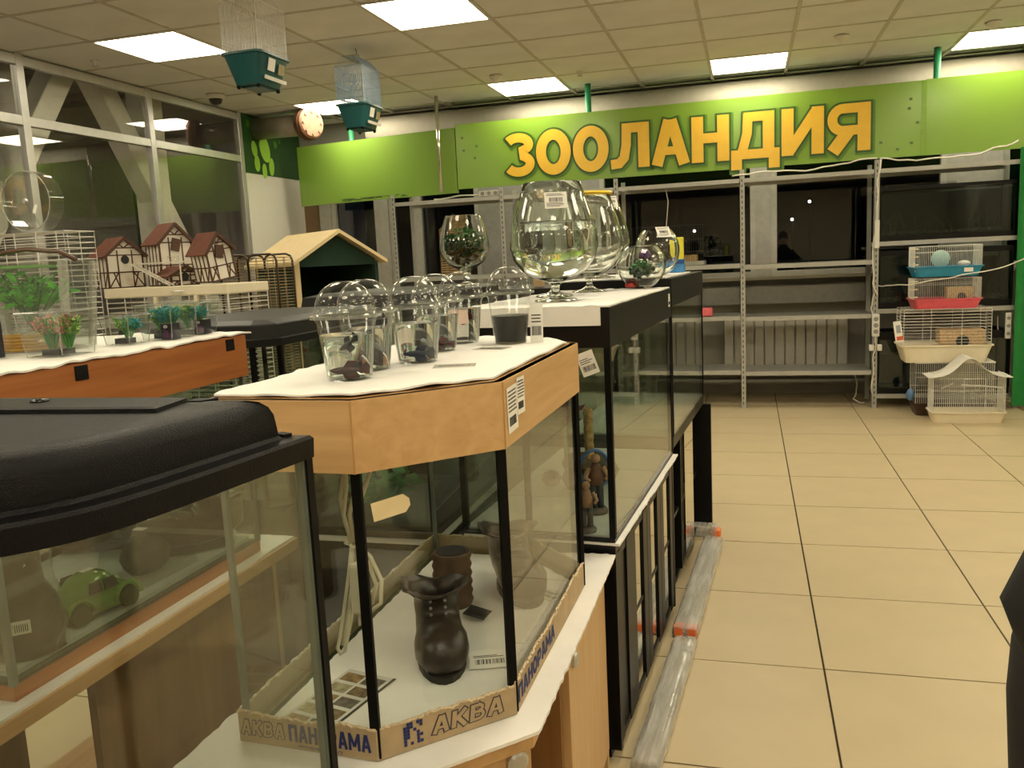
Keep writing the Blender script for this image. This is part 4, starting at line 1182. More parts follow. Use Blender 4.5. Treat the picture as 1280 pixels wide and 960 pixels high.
inner = [off_poly(chain, -.006)[i] for i in range(len(chain))]
B().prism(chain, BZ0, BZ0+.02).make('base_trim', M_blackg, bow)
n = len(chain)
rs = [[(chain[i][0], chain[i][1], BZ0+.02), (inner[i][0], inner[i][1], BZ0+.02), (inner[i][0], inner[i][1], BZ1), (chain[i][0], chain[i][1], BZ1)] for i in range(n)]
B().rings(rs).make('bent_front_pane', M_glass, bow, smooth=True, auto=50)
B().box((-1.262,.909,BZ0+.02),(-.538,.915,BZ1)).make('back_pane', M_glass, bow)
B().cbox((-.533,.9085,(BZ0+BZ1)/2+.01),(.012,.012,BZ1-BZ0-.02)).make('corner_edge', mat('glass_edge_dark', (.13,.155,.13), .15, var=.1), bow)
B().cbox((-.5255,.9125,(BZ0+BZ1)/2+.01),(.004,.014,BZ1-BZ0-.02)).make('corner_seal', M_sil, bow)
B().cbox((-1.267,.9085,(BZ0+BZ1)/2+.01),(.012,.012,BZ1-BZ0-.02)).make('corner_edge', mat('glass_edge_dark', (.13,.155,.13), .15, var=.1), bow)
M_grain = mat('grained_black_plastic', (.0038,.0036,.0044), .30, var=.3, scale=300, bump=.6, bscale=700, spec=.16)
ring = lambda d, z: [(x, y, z) for x, y in off_poly(chain, d)]
def ring2(d, z, back):
    out = []
    for x, y in off_poly(chain, d):
        out.append((x, min(y, .915-back), z))
    return out
hd2 = B().rings([ring2(.005,BZ1-.004,-.006), ring2(.006,BZ1+.020,-.008), ring2(.003,BZ1+.024,-.004), ring2(-.016,BZ1+.025,.022), ring2(-.020,BZ1+.029,.026), ring2(-.022,BZ1+.056,.030), ring2(-.026,BZ1+.066,.034), ring2(-.034,BZ1+.073,.040), ring2(-.046,BZ1+.077,.05), ring2(-.065,BZ1+.0785,.065)], False, True)
hdo = hd2.make('hood', M_grain, bow, smooth=True, auto=38)
ZL = BZ1 + .0785
fp = [(-1.16,.752),(-.628,.776),(-.640,.848),(-1.15,.848)]
B().rings([[(x,y,ZL-.004) for x,y in fp], [(x,y,ZL+.0045) for x,y in off_poly(fp,-.001)], [(x,y,ZL+.006) for x,y in off_poly(fp,-.006)]], False, True).make('feeding_flap', M_grain, hdo)
B().prism([(-.640,.846),(-.622,.846),(-.612,.866),(-.640,.866)], ZL-.002, ZL+.0012).make('hinge_recess', M_sil, hdo)
B().lathe([(.011,0),(.010,.003),(.006,.0045)], 16, (-.822,.813,ZL+.0055)).make('flap_button', mat('gloss_black', (.005,.005,.005), .1), hdo, smooth=True)
B().cbox((-.553,.905,BZ1+.027),(.02,.012,.004), -.4).make('vent_notch', M_sil, hdo)

# ================================================================== CHERRY AQUARIUM BEHIND IT
CX0, CX1, CY0, CY1 = -1.80, -1.31, 1.154, 1.978
st2 = thing('aquarium_stand', 'beech cabinet with foam strip carrying the cherry-hooded aquarium', 'cabinet', (0,0,0))
B().box((CX0-.04,CY0-.10,.535),(CX1+.035,CY1+.14,.568)).make('top', M_beech, st2, bevel=.002)
B().box((CX0,CY0-.06,0),(CX1-.02,CY0-.04,.535)).make('side_panel', M_beechz, st2)
B().box((CX0,CY1+.08,0),(CX1-.02,CY1+.10,.535)).make('side_panel', M_beechz, st2)
B().box((CX1-.04,1.36,0),(CX1-.02,CY1+.08,.535)).make('back_panel', wood('brown_hardboard', (.22,.13,.055),(.30,.19,.085),'z',2), st2)
B().box((CX1-.24,CY0-.04,0),(CX1-.22,1.36,.535)).make('back_panel', wood('brown_hardboard', (.22,.13,.055),(.30,.19,.085),'z',2), st2)
B().box((CX0,CY0-.04,.05),(CX1-.05,CY1+.08,.066)).make('bottom_panel', M_beech, st2)
tag(foam_sheet('foam_sheet', [(CX0-.03,CY0-.09),(CX1+.028,CY0-.09),(CX1+.028,CY1+.13),(CX0-.03,CY1+.13)], .568, M_foam, t=.006, droop=.003, seed=31), 'white foam strip under the cherry-hooded aquarium', 'foam sheet')
ch = thing('aquarium', 'rectangular aquarium with cherry wood hood and base board', 'aquarium', (0,0,0))
B().box((CX0,CY0,.5745),(CX1,CY1,.604)).make('base_board', M_cherry, ch)
z0, z1 = .604, 1.075
B().box((CX0+.004,CY0+.004,z0),(CX1-.004,CY1-.004,z0+.006)).make('bottom_pane', M_edge, ch)
for a, b_ in (((CX0,CY0,z0),(CX1,CY0+.006,z1)),((CX0,CY1-.006,z0),(CX1,CY1,z1)),((CX0,CY0+.006,z0),(CX0+.006,CY1-.006,z1)),((CX1-.006,CY0+.006,z0),(CX1,CY1-.006,z1))):
    B().box(a, b_).make('glass_pane', M_glass_g, ch)
for x in (CX0+.004, CX1-.004):
    for y in (CY0+.004, CY1-.004):
        B().cbox((x,y,(z0+z1)/2),(.012,.012,z1-z0)).make('corner_seal', mat('grey_silicone', (.16,.18,.15), .3), ch)
B().box((CX0+.006,CY0+.006,z0+.006),(CX0+.02,CY1-.006,z0+.03)).make('bottom_seal', M_sil, ch)
h3 = B().box((CX0-.008,CY0-.30,1.165),(CX1+.006,CY1+.008,1.176)).make('hood', M_cherry, ch)
for a, b_ in (((CX1-.010,CY0-.30,1.066),(CX1+.008,CY1+.010,1.174)),((CX0-.010,CY0-.30,1.066),(CX0+.008,CY1+.010,1.174)),((CX0+.008,CY1-.008,1.066),(CX1-.010,CY1+.010,1.174)),((CX0+.008,CY0-.30,1.066),(CX1-.010,CY0-.282,1.174))):
    B().box(a, b_).make('hood_board', M_cherry, h3)
for y in (1.40, 1.915):
    B().cbox((CX1+.009,y,1.155),(.003,.035,.03)).make('hinge_clip', M_black, h3, bevel=.001)
tag(foam_sheet('foam_sheet', [(CX0-.005,CY0-.29),(CX1+.012,CY0-.29),(CX1+.012,CY1+.035),(CX0-.005,CY1+.035)], 1.178, M_foam, t=.004, wav=.006, droop=.020, seed=41, freq=20), 'white foam sheet with a wavy edge on the cherry hood', 'foam sheet')
tag(foam_sheet('foam_sheet', [(CX0+.03,CY0+.02),(CX1-.018,CY0+.02),(CX1-.018,CY1-.02),(CX0+.03,CY1-.02)], z0+.008, mat('bluish_foam', (.50,.55,.53), .7, bump=.3, bscale=60), t=.010, droop=.002, seed=43), 'pale foam sheet on the floor of the cherry aquarium', 'foam sheet')
# wrapped ornaments inside
IZ = z0 + .0195
M_brz = mat('wrapped_bronze', (.105,.080,.058), .28, var=.35, scale=25, bump=.3)
def wrapf(o_pts, label, parentless=True): pass
def wrapped_boot(label, x, y, rz, s):
    t = boot('boot_ornament', label, (x,y,IZ), rz, s, M_brz)
    w = B()
    for k, (yy,z,rx,ry) in enumerate(((-.03,.0,.052,.105),(-.03,.03,.054,.104),(-.01,.062,.052,.085),(.02,.085,.052,.062),(.036,.15,.066,.064),(.036,.168,.03,.03))):
        pass
    rs = []
    for (yy,z,rx,ry) in ((-.04,.0005,.054,.106),(-.04,.045,.055,.106),(-.014,.070,.053,.085),(.026,.088,.053,.062),(.036,.122,.074,.068),(.036,.132,.05,.05)):
        rs.append([((rx+.004*mnoise.noise(Vector((a*3,z*60,s))))*math.cos(a)*s, (yy+ry*math.sin(a))*s, z*s) for a in [2*PI*i/20 for i in range(20)]])
    w.rings(rs).make('plastic_wrap', thin_glass('shrink_wrap', (.93,.93,.91), .04, 1.45, haze=.012), t, smooth=True)
    return t
wrapped_boot('plastic-wrapped boot ornament beside the back pane of the cherry aquarium', -1.655, 1.85, math.radians(-65), 1.2)
wrapped_boot('plastic-wrapped tall boot ornament in the far corner of the cherry aquarium', -1.405, 1.865, math.radians(-62), 1.25)
t = thing('jug_ornament', 'plastic-wrapped bronze jug with round mouth and barcode label', 'aquarium ornament', (-1.385,1.265,IZ))
rs = []
for (y,z,r) in ((0,0,.066),(0,.05,.072),(0,.10,.062),(-.006,.135,.048),(-.012,.165,.050),(-.02,.20,.056),(-.022,.206,.050)):
    rs.append([(r*math.cos(2*PI*i/24), y+r*math.sin(2*PI*i/24), z) for i in range(24)])
rs.append([(.040*math.cos(2*PI*i/24), -.02+.040*math.sin(2*PI*i/24), .195) for i in range(24)]); rs.append([(.030*math.cos(2*PI*i/24), -.01+.030*math.sin(2*PI*i/24), .13) for i in range(24)])
M_t = Matrix.Rotation(math.radians(14), 4, 'Y')
B().rings(rs).xf(Matrix.Identity(4)).make('jug', M_brz, t, smooth=True)
B().lathe([(.074,.0),(.078,.05),(.068,.11),(.060,.15),(.062,.21),(.03,.214)], 22).make('plastic_wrap', thin_glass('shrink_wrap', (.93,.93,.91), .04, 1.45, haze=.012), t, smooth=True)
o = B().box((-.018,-.0005,-.013),(.018,.0005,.013)).box((-.013,-.0012,-.008),(-.010,-.0006,.006)).make('barcode_label', M_card, t); o.location = (.05,-.058,.07); o.rotation_euler = (0,0,math.radians(42))
bb = B()
for k in range(8): bb.box((-.013+k*.0035,-.0012,-.008),(-.0115+k*.0035,-.0006,.007))
bb.make('barcode', M_ink, o)
# green ceramic car
t = thing('car_ornament', 'shiny green ceramic beetle-shaped car ornament in the cherry aquarium', 'aquarium ornament', (-1.385,1.435,IZ), math.radians(78)); t.scale = (.88,.88,.88)
prof = [(-.105,.030,.030),(-.098,.048,.046),(-.075,.060,.058),(-.055,.072,.060),(-.035,.098,.056),(0,.108,.054),(.035,.100,.056),(.055,.076,.060),(.075,.062,.058),(.098,.050,.048),(.106,.030,.030)]
rs = []
for (x, h_, w_) in prof:
    ring_ = []
    for i in range(18):
        a = PI*i/17; q = abs(math.cos(a))**.6*(1 if math.cos(a) > 0 else -1)
        ring_.append((x, w_*q, .014 + (h_-.014)*math.sin(a)**.7))
    ring_ += [(x, -w_*.9, .010), (x, w_*.9, .010)]
    rs.append(ring_)
B().rings(rs).make('car_body', mat('green_glaze', (.15,.32,.06), .12, var=.35, scale=18), t, smooth=True, auto=60)
for s in (-1,1):
    for x in (-.066,.066):
        B().lathe([(.026,-.012),(.028,0),(.026,.012),(.010,.013)], 18).xf(Matrix.Translation((x,s*.052,.027)) @ Matrix.Rotation(PI/2*-s,4,'X')).make('wheel', mat('green_glaze_dark', (.03,.06,.02), .2), t, smooth=True, auto=40)
        B().tube([(x+.036*math.cos(a), s*.058, .026+.036*math.sin(a)) for a in [PI*i/10 for i in range(11)]], .006, 6).make('fender', mat('green_glaze', (.10,.20,.045), .12), t, smooth=True)
    for (xa, xb) in ((-.042,-.004),(.004,.042)):
        B().rings([[(xa,s*.0585,.066),(xb,s*.0585,.066),(xb*.8,s*.052,.092),(xa*.8,s*.052,.092)],[(xa,s*.0600,.066),(xb,s*.0600,.066),(xb*.8,s*.0535,.092),(xa*.8,s*.0535,.092)]]).make('window', M_ink, t)
    B().ball((.098,s*.032,.048),.011,10).make('headlight', mat('green_glaze_light', (.30,.42,.16), .1), t, smooth=True)
B().cbox((.0,.0,.1095),(.032,.02,.001)).make('price_label', M_card, t)
# grey wrapped box-like ornament in the middle
t = thing('cave_ornament', 'plastic-wrapped dark stone ornament between car and boots', 'aquarium ornament', (-1.425,1.665,IZ))
b = B().ball((0,0,.048),.062,16,.75,.85,1.1); b.v = [(x,y,max(.0,z+.01*mnoise.noise(Vector((x*25,y*25,z*25))))) for x,y,z in b.v]
b.make('stone', mat('dark_stone', (.07,.075,.06), .5, var=.3), t, smooth=True)
b = B().prism([(-.075,-.09),(.07,-.095),(.08,.09),(-.07,.085)], .001, .112)
b.v = [(x*(1-.25*(z/.112)), y*(1-.2*(z/.112)), z+(.015*mnoise.noise(Vector((x*20,y*20,3))) if z > .05 else 0)) for x,y,z in b.v]
b.make('plastic_wrap', thin_glass('shrink_wrap', (.93,.93,.91), .04, 1.45, haze=.03), t)
B().cbox((.01,-.02,.118),(.03,.02,.001)).make('price_label', M_card, t)

# ---- things on top of the cherry hood
TZ2 = 1.184
t = thing('plastic_terrarium', 'clear plastic terrarium with brown handle and a green plastic plant', 'terrarium', (-1.60,1.60,TZ2), math.radians(20)); t.scale = (1.22,1.22,1.22)
def box_shell(w0, d0, w1, d1, h, th, m, parent, name, bottom=True):
    R2 = lambda w, d, z: [(-w/2,-d/2,z),(w/2,-d/2,z),(w/2,d/2,z),(-w/2,d/2,z)]
    return B().rings([R2(w0,d0,0), R2(w1,d1,h), R2(w1-2*th,d1-2*th,h), R2(w0-2*th,d0-2*th,th)], True, True).make(name, m, parent)
box_shell(.155,.115,.185,.135,.165,.003, thin_glass('dull_plastic', (.90,.91,.89), .05, 1.45, haze=.05, haze_col=(.6,.6,.55)), t, 'tub')
for sx in (-1,1):
    for sy in (-1,1):
        B().beam((sx*.0775,sy*.0575,0),(sx*.0925,sy*.0675,.165),.012,.012).make('corner_rib', thin_glass('frosted_plastic', (.85,.84,.78), .2, 1.45, haze=.25), t)
B().tube([(-.09,0,.166),(-.06,0,.183),(0,0,.190),(.06,0,.183),(.09,0,.166)], .0045, 6).make('handle', mat('brown_handle', (.10,.05,.03), .3), t, smooth=True)
B().box((-.07,-.05,.155),(.03,.05,.160)).make('lid_insert', mat('green_lid', (.10,.32,.05), .4), t)
for k in range(5):
    B().tube([(.072*math.cos(a), -.02+.035*math.sin(a), .005+.006*k) for a in [2*PI*i/20 for i in range(20)]], .003, 5, closed=True).make('yellow_tubing', mat('amber_tube', (.62,.33,.03), .25), t, smooth=True)
def leafy(parent, name, base, hgt, spread, n, m, seed, lr=.012):
    rnd = random.Random(seed); st_ = B(); lf = B()
    for k in range(n):
        a = rnd.uniform(0, 2*PI); r = rnd.uniform(.2,1)*spread; top = (base[0]+r*math.cos(a), base[1]+r*math.sin(a)*.6, base[2]+hgt*rnd.uniform(.55,1))
        mid = (base[0]+r*.4*math.cos(a), base[1]+r*.4*math.sin(a)*.6, base[2]+hgt*.4)
        st_.tube([base, mid, top], .0013, 4)
        for q in range(9):
            u = .3 + .7*q/8; p = Vector(mid).lerp(Vector(top), u); b_ = rnd.uniform(0, 2*PI); L = lr*rnd.uniform(.7,1.4)
            e = p + Vector((math.cos(b_)*L, math.sin(b_)*L, rnd.uniform(-.2,.8)*L)); w = (e-p).orthogonal().normalized()*L*.28; mm = p.lerp(e,.5)
            lf.add([p, mm+w, e, mm-w], [(0,1,2,3)])
    st_.make('stems', mat('weed_stem', (.05,.22,.04), .5), parent)
    lf.make(name, m, parent, stuff=True)
leafy(t, 'leaves', (.0,0,.03), .12, .078, 44, mat('bright_weed', (.10,.55,.04), .4, var=.4, scale=40), 5, .016)
B().ball((.0,0,.022), .03, 10, .5).make('plant_base', mat('sand_base', (.55,.45,.28), .8), t)
def planter_box(name, label, x, y, s, cols, rz=0, gr='boxed plants on the cherry hood'):
    t = thing(name, label, 'plant box', (x,y,TZ2), rz, gr)
    box_shell(.060*s,.060*s,.074*s,.074*s,.062*s,.0016, M_plastic, t, 'clear_box')
    for k, (c, dx) in enumerate(cols):
        leafy(t, 'plant_tuft', (dx*s,0,.012), .048*s, .028*s, 30, mat('tuft_%s' % c[0], c[1], .5, var=.3, scale=90), 7*k+int(x*100) % 50, .009)
    B().cbox((-.006,0,.008),(.03*s,.03*s,.012)).make('black_foot', M_black, t)
    fp_ = thin_glass('box_edge_plastic', (.75,.77,.74), .1, 1.5, haze=.22, haze_col=(.75,.75,.7))
    h_ = .037*s
    B().tube([(-h_,-h_,.062*s),(h_,-h_,.062*s),(h_,h_,.062*s),(-h_,h_,.062*s)], .0016, 5, closed=True).make('rim', fp_, t)
    for sx_ in (-1,1):
        for sy_ in (-1,1): B().wire((sx_*.030*s,sy_*.030*s,.001),(sx_*h_,sy_*h_,.062*s),.0012).make('edge', fp_, t)
    return t
PK, GR, TL, BK = ('pink', (.50,.20,.17)), ('lime', (.28,.46,.10)), ('teal', (.02,.28,.32)), ('dark', (.03,.012,.05))
planter_box('plant_box', 'clear box of pink and lime plastic plants in front of the terrarium', -1.417, 1.475, 1.5, ((GR,-.01),(PK,.013),(GR,.018),(PK,-.018)))
planter_box('plant_box', 'clear box of lime and teal plastic plants beside the terrarium', -1.435, 1.70, 1.1, ((GR,0),(TL,.01)))
planter_box('plant_box', 'clear box of teal plants beside the dark printed box', -1.415, 1.825, 1.4, ((GR,-.012),(TL,-.004),(TL,-.014),(TL,.004)))
planter_box('plant_box', 'clear box of lime plants half hidden by the teal plant box', -1.425, 1.938, 1.35, ((GR,-.01),(TL,.01)))
for (x, y, lab, s) in ((-1.389,1.80,'slim black printed carton in the clear box of teal plants',.62), (-1.40,1.945,'slim black printed carton in the half hidden plant box',.6), (-1.575,1.42,'black printed card box with red mark beside the terrarium',1.2)):
    t = thing('printed_box', lab, 'box', (x,y,TZ2), math.radians(6))
    B().box((-.027*s,-.027*s,0),(.027*s,.027*s,.064*s)).make('box', mat('dark_print', (.012,.010,.018), .3, var=.5, scale=40), t, bevel=.001)
    pb = B(); rnd = random.Random(int(x*999+y*77))
    for k in range(7):
        xx = rnd.uniform(-.020,.016)*s; hh = rnd.uniform(.015,.035)*s; pb.box((xx,-.0276*s,.008*s),(xx+.004*s,-.0272*s,.008*s+hh))
    pb.make('print', mat('purple_print', (.16,.02,.14) if s < 1.1 else (.55,.04,.04), .4), t)
    B().tube([(-.004*s+.007*s*math.cos(a), -.0276*s, .052*s+.004*s*math.sin(a)) for a in [2*PI*i/12 for i in range(12)]], .0012, 4, closed=True).make('mark', M_card, t)

# ================================================================== BLACK TANKS FURTHER DOWN THE ROW
A1 = math.radians(-3.65)
ex = Vector((math.cos(A1), math.sin(A1), 0)); ey_ = Vector((-math.sin(A1), math.cos(A1), 0))
O1 = Vector((-.335, 2.075, 0)); O2 = Vector((-.271, 3.085, 0))
def stand(label, O, D, L, zt, posts, seed):
    t = thing('aquarium_stand', label, 'cabinet', tuple(O), A1)
    B().box((-D,0,zt-.02),(0,L,zt)).make('top', M_blackg, t)
    B().box((-D,0,.03),(0,.018,zt-.02)).make('side_panel', M_blackg, t)
    B().box((-D,L-.018,.03),(.0,L,zt-.02)).make('side_panel', M_blackg, t)
    B().box((-D,.018,.03),(-D+.012,L-.018,zt-.02)).make('back_panel', M_blackg, t)
    B().box((-D,.018,.03),(-.03,L-.018,.05)).make('bottom_panel', M_blackg, t)
    B().box((-D+.02,0.01,0),(-.03,L-.01,.03)).make('plinth', M_blackg, t)
    return t
M_mirror = mat('mirror_door_glass', (.75,.73,.66), .02, 1.0, var=.0)
s1 = stand('black cabinet with mirror doors under the nearer black aquarium', O1, .42, .985, .598, 3, 1)
for (a, b_, open_) in ((.0,.205,None),(.205,.45,True),(.455,.70,True),(.705,.965,True)):
    d = sempty('x'); bpy.data.objects.remove(d)
    B().box((-.022,a,.04),(-.002,a+.06,.57)).make('door_frame', M_blackg, s1); B().box((-.022,b_-.06,.04),(-.002,b_,.57)).make('door_frame', M_blackg, s1)
    B().box((-.018,a+.06,.06),(-.008,b_-.06,.55)).make('mirror_door' if open_ is not None else 'solid_door', M_mirror if open_ is not None else M_blackg, s1)
    B().box((-.021,a+.06,.55),(-.004,b_-.06,.57)).make('door_frame', M_blackg, s1); B().box((-.021,a+.06,.04),(-.004,b_-.06,.06)).make('door_frame', M_blackg, s1)
    if open_: B().box((-.016,a+.06,.30),(-.006,b_-.06,.312)).make('door_bar', M_blackg, s1)
s2 = thing('aquarium_stand', 'open black cabinet frame under the farther black aquarium', 'cabinet', tuple(O2), A1)
zt2 = .655
B().box((-.42,0,zt2-.03),(0,.945,zt2)).make('top', M_blackg, s2)
B().box((-.42,.0,.03),(-.02,.018,zt2-.03)).make('side_panel', M_blackg, s2)
B().box((-.42,.925,.03),(.035,.945,zt2-.03)).make('side_panel', M_blackg, s2)
B().box((-.42,.018,.03),(-.408,.925,zt2-.03)).make('back_panel', M_blackg, s2)
B().box((-.40,.018,.30),(-.03,.925,.316)).make('shelf', M_blackg, s2)
B().box((-.40,.018,.03),(-.03,.925,.048)).make('bottom_panel', M_blackg, s2)
B().box((-.05,.30,.048),(-.02,.33,zt2-.03)).make('divider', M_blackg, s2)
B().box((-.018,.335,.048),(-.008,.60,zt2-.04)).make('mirror_door', M_mirror, s2)
foam_me = foam_sheet('foam_sheet', [(-.42,-.002),(.012,-.002),(.016,1.0),(-.42,1.0)], .600, M_foam, t=.006, wav=.008, droop=.008, seed=51)
foam_me.location = O1; foam_me.rotation_euler = (0,0,A1); tag(foam_me, 'white foam strip curling out under the nearer black aquarium', 'foam sheet')
def black_tank(label, O, D, L, z0, z1, hood):
    t = thing('aquarium', label, 'aquarium', (O.x, O.y, z0), A1)
    h = z1 - z0; zt = h - hood
    B().box((-D,0,0),(0,L,.012)).make('base', M_blackg, t)
    B().box((-D+.006,.006,.012),(-.006,L-.006,.018)).make('bottom_pane', mat('pale_tank_floor', (.52,.55,.52), .5), t)
    for a, b_ in (((-D,0,.012),(0,.006,zt)),((-D,L-.006,.012),(0,L,zt)),((-D,.006,.012),(-D+.006,L-.006,zt)),((-.006,.006,.012),(0,L-.006,zt))):
        B().box(a, b_).make('glass_pane', M_glass_g, t)
    for x in (-D+.006, -.006):
        for y in (.006, L-.006): B().cbox((x,y,(zt+.012)/2),(.016,.016,zt-.012)).make('corner_seal', M_sil, t)
    B().box((-.014,L*.999-.008,.012),(.002,L,zt)).make('corner_seal', M_sil, t)
    hh = B().box((-D-.004,-.004,h-.012),(.004,L+.004,h)).make('hood', M_blackg, t)
    for a, b_ in (((-D-.004,-.004,zt),(.004,.012,h-.012)),((-D-.004,L-.012,zt),(.004,L+.004,h-.012)),((-D-.004,.012,zt),(-D+.012,L-.012,h-.012)),((-.012,.012,zt),(.004,L-.012,h-.012))):
        B().box(a, b_).make('hood_board', M_blackg, hh)
    return t
bt1 = black_tank('black hooded aquarium with figurines inside, next to the beech tank', O1, .42, .985, .607, 1.212, .10)
bt2 = black_tank('black hooded empty aquarium at the end of the row', O2, .42, .945, .656, 1.245, .10)
B().box((-.12,.002,.10),(-.10,.004,.13)).make('x', M_card, bt1); bpy.data.objects.remove(bpy.data.objects['x'])
f2 = foam_sheet('foam_sheet', [(-.41,-.012),(.0,-.012),(.002,.98),(-.41,.98)], 1.2135, M_foam, t=.004, wav=.006, droop=.006, seed=61)
f2.location = O1; f2.rotation_euler = (0,0,A1); tag(f2, 'white foam sheet under the large glass goblets', 'foam sheet')
fl_ = B().box((-.43,-.012,1.168),(-.018,-.006,1.217)); fo = fl_.make('foam_flap', M_foam, f2)
f3 = foam_sheet('foam_sheet', [(-.40,.01),(-.02,.01),(-.02,.70),(-.40,.70)], 1.2465, M_foam, t=.004, wav=.005, droop=.004, seed=63)
f3.location = O2; f3.rotation_euler = (0,0,A1); tag(f3, 'white foam sheet on the far black aquarium under the round vases', 'foam sheet')
def at1(x, y, z, O=O1): return tuple(O + ex*x + ey_*y + Vector((0,0,z)))
# price stickers on the hood seam and on the near pane
q = tagcard('price_tag', 'white barcode tag stuck crooked on the nearer black tank pane', at1(-.045,-.0035,1.045), (.045,.06), A1+math.radians(0), 0, 'stand', lines=3)
q.rotation_euler = (0, math.radians(-20), A1)
q = tagcard('price_tag', 'small white tag on the black hood near the tank joint', at1(.006,.93,1.150), (.03,.045), A1+PI/2, 0, 'stand', lines=1)
# ornaments inside the nearer black tank
TZ1 = .607 + .0185
def figurine(label, x, y, cols, ring=False, s=1.0):
    t = thing('resin_figurine', label, 'figurine', (x, y, TZ1), math.radians(20))
    B().lathe([(.030*s,0),(.032*s,.008*s),(.026*s,.016*s)], 14).make('base', mat('figurine_base', (.07,.06,.05), .6, var=.4), t, smooth=True)
    b = B()
    for sx in (-1,1): b.tube([(sx*.010*s,0,.012*s),(sx*.011*s,.003*s,.05*s),(sx*.008*s,0,.085*s)], [.010*s,.010*s,.013*s], 8)
    b.make('legs', mat('figurine_trousers', (.035,.045,.06), .6, var=.3), t, smooth=True)
    B().tube([(0,0,.08*s),(0,.004*s,.11*s),(0,.0,.14*s)], [.018*s,.022*s,.012*s], 10).make('torso', mat('figurine_shirt_%d' % int(x*1000), cols, .6, var=.4, scale=60), t, smooth=True)
    B().ball((0,0,.155*s),.014*s,10).make('head', mat('figurine_skin', (.38,.22,.13), .6, var=.3), t, smooth=True)
    b = B()
    for sx in (-1,1): b.tube([(sx*.020*s,0,.13*s),(sx*.032*s,-.01*s,.105*s),(sx*.022*s,-.024*s,.10*s)], [.008*s,.007*s,.005*s], 7)
    b.make('arms', mat('figurine_skin', (.38,.22,.13), .6), t, smooth=True)
    if ring: B().tube([(.042*s*math.cos(a), .02*s, .12*s+.055*s*math.sin(a)) for a in [2*PI*i/24 for i in range(24)]], .005*s, 6, closed=True).make('hoop', mat('blue_hoop', (.06,.16,.42), .3), t, smooth=True)
    return t
figurine('small resin figurine in a brown shirt near the tank corner', -.412, 2.105, (.30,.17,.10), s=.80)
figurine('dark resin figurine holding a blue hoop', -.415, 2.27, (.12,.05,.03), True, 1.0)
t = thing('tower_ornament', 'tan banded tower ornament on dark rocks inside the black tank', 'aquarium ornament', (-.505, 2.52, TZ1))
b = B()
for k in range(10):
    b.ball((random.uniform(-.09,.09), random.uniform(-.06,.10), .02+random.uniform(0,.05)), random.uniform(.03,.06), 8, .8)
b.make('rocks', mat('mossy_rock', (.035,.035,.025), .8, var=.5, scale=30, bump=.5), t, smooth=True)
pr = []
for k in range(13): pr.append((.013+(.003 if k % 2 else 0), .10+k*.013))
B().lathe(pr, 14, (.03,-.02,0)).make('tower', mat('tan_bands', (.40,.28,.13), .7, var=.35, scale=70), t)
leafy(t, 'purple_plant', (-.05,.02,.04), .34, .04, 10, mat('purple_weed', (.16,.025,.07), .5), 31, .03)
B().ball((.0,.0,.08),.05,10,.7).make('log', mat('driftwood', (.10,.075,.04), .8), t)

# ---- wrapped planks on the floor beside the stands
def film_plank(label, a, b_, w, h, ends, seed, cat='wrapped board'):
    a = Vector(a); b_ = Vector(b_); d = (b_-a); L = d.length; d.normalize()
    t = thing('wrapped_board', label, cat, tuple(a), math.atan2(d.y, d.x) - PI/2)
    B().box((-w/2+.012,.02,.008),(w/2-.012,L-.02,h-.012)).make('board', mat('pale_board', (.34,.31,.25), .7), t)
    for e in ends:
        y = .0 if e == 0 else L
        s = 1 if e == 0 else -1
        for sx in (-1,1):
            B().cbox((sx*(w/2-.022),y+s*.022,h*.5),(.038,.045,h*.85)).make('orange_corner', mat('orange_plastic', (.80,.18,.05), .5), t, bevel=.006)
    n = 26; rs = []
    for k in range(n+1):
        y = L*k/n; r = []
        for i in range(14):
            aa = 2*PI*i/14; x = math.copysign(abs(math.cos(aa))**.5, math.cos(aa))*w/2; z = h/2 + math.copysign(abs(math.sin(aa))**.5, math.sin(aa))*h/2
            q = 1 + .10*mnoise.noise(Vector((x*30, y*22, seed+i)))
            r.append((x*q, y, max(.0006, z*(1+.12*mnoise.noise(Vector((x*20, y*30, seed+9)))))))
        rs.append(r)
    B().rings(rs).make('stretch_film', M_film, t, smooth=True)
    return t
film_plank('stretch-wrapped board along the foot of the nearer black cabinet', (-.268,2.02,0), (-.218,2.78,0), .080, .04, (), 3)
film_plank('stretch-wrapped board with orange corner caps beside the far black cabinet', (-.224,2.84,0), (-.166,3.83,0), .09, .045, (0,), 8)
t = thing('wrapped_board', 'short wrapped crosspiece with orange caps at the end panel foot', 'wrapped board', (-.235,3.93,0), A1)
B().box((-.10,0,.0),(.08,.05,.03)).make('board', mat('pale_board', (.34,.31,.25), .7), t)
for x in (-.10,.065): B().cbox((x+.01,.025,.02),(.045,.06,.038)).make('orange_corner', mat('orange_plastic', (.80,.18,.05), .5), t, bevel=.006)
B().box((-.105,-.006,.0),(.085,.056,.06)).make('stretch_film', M_film, t, bevel=.01)

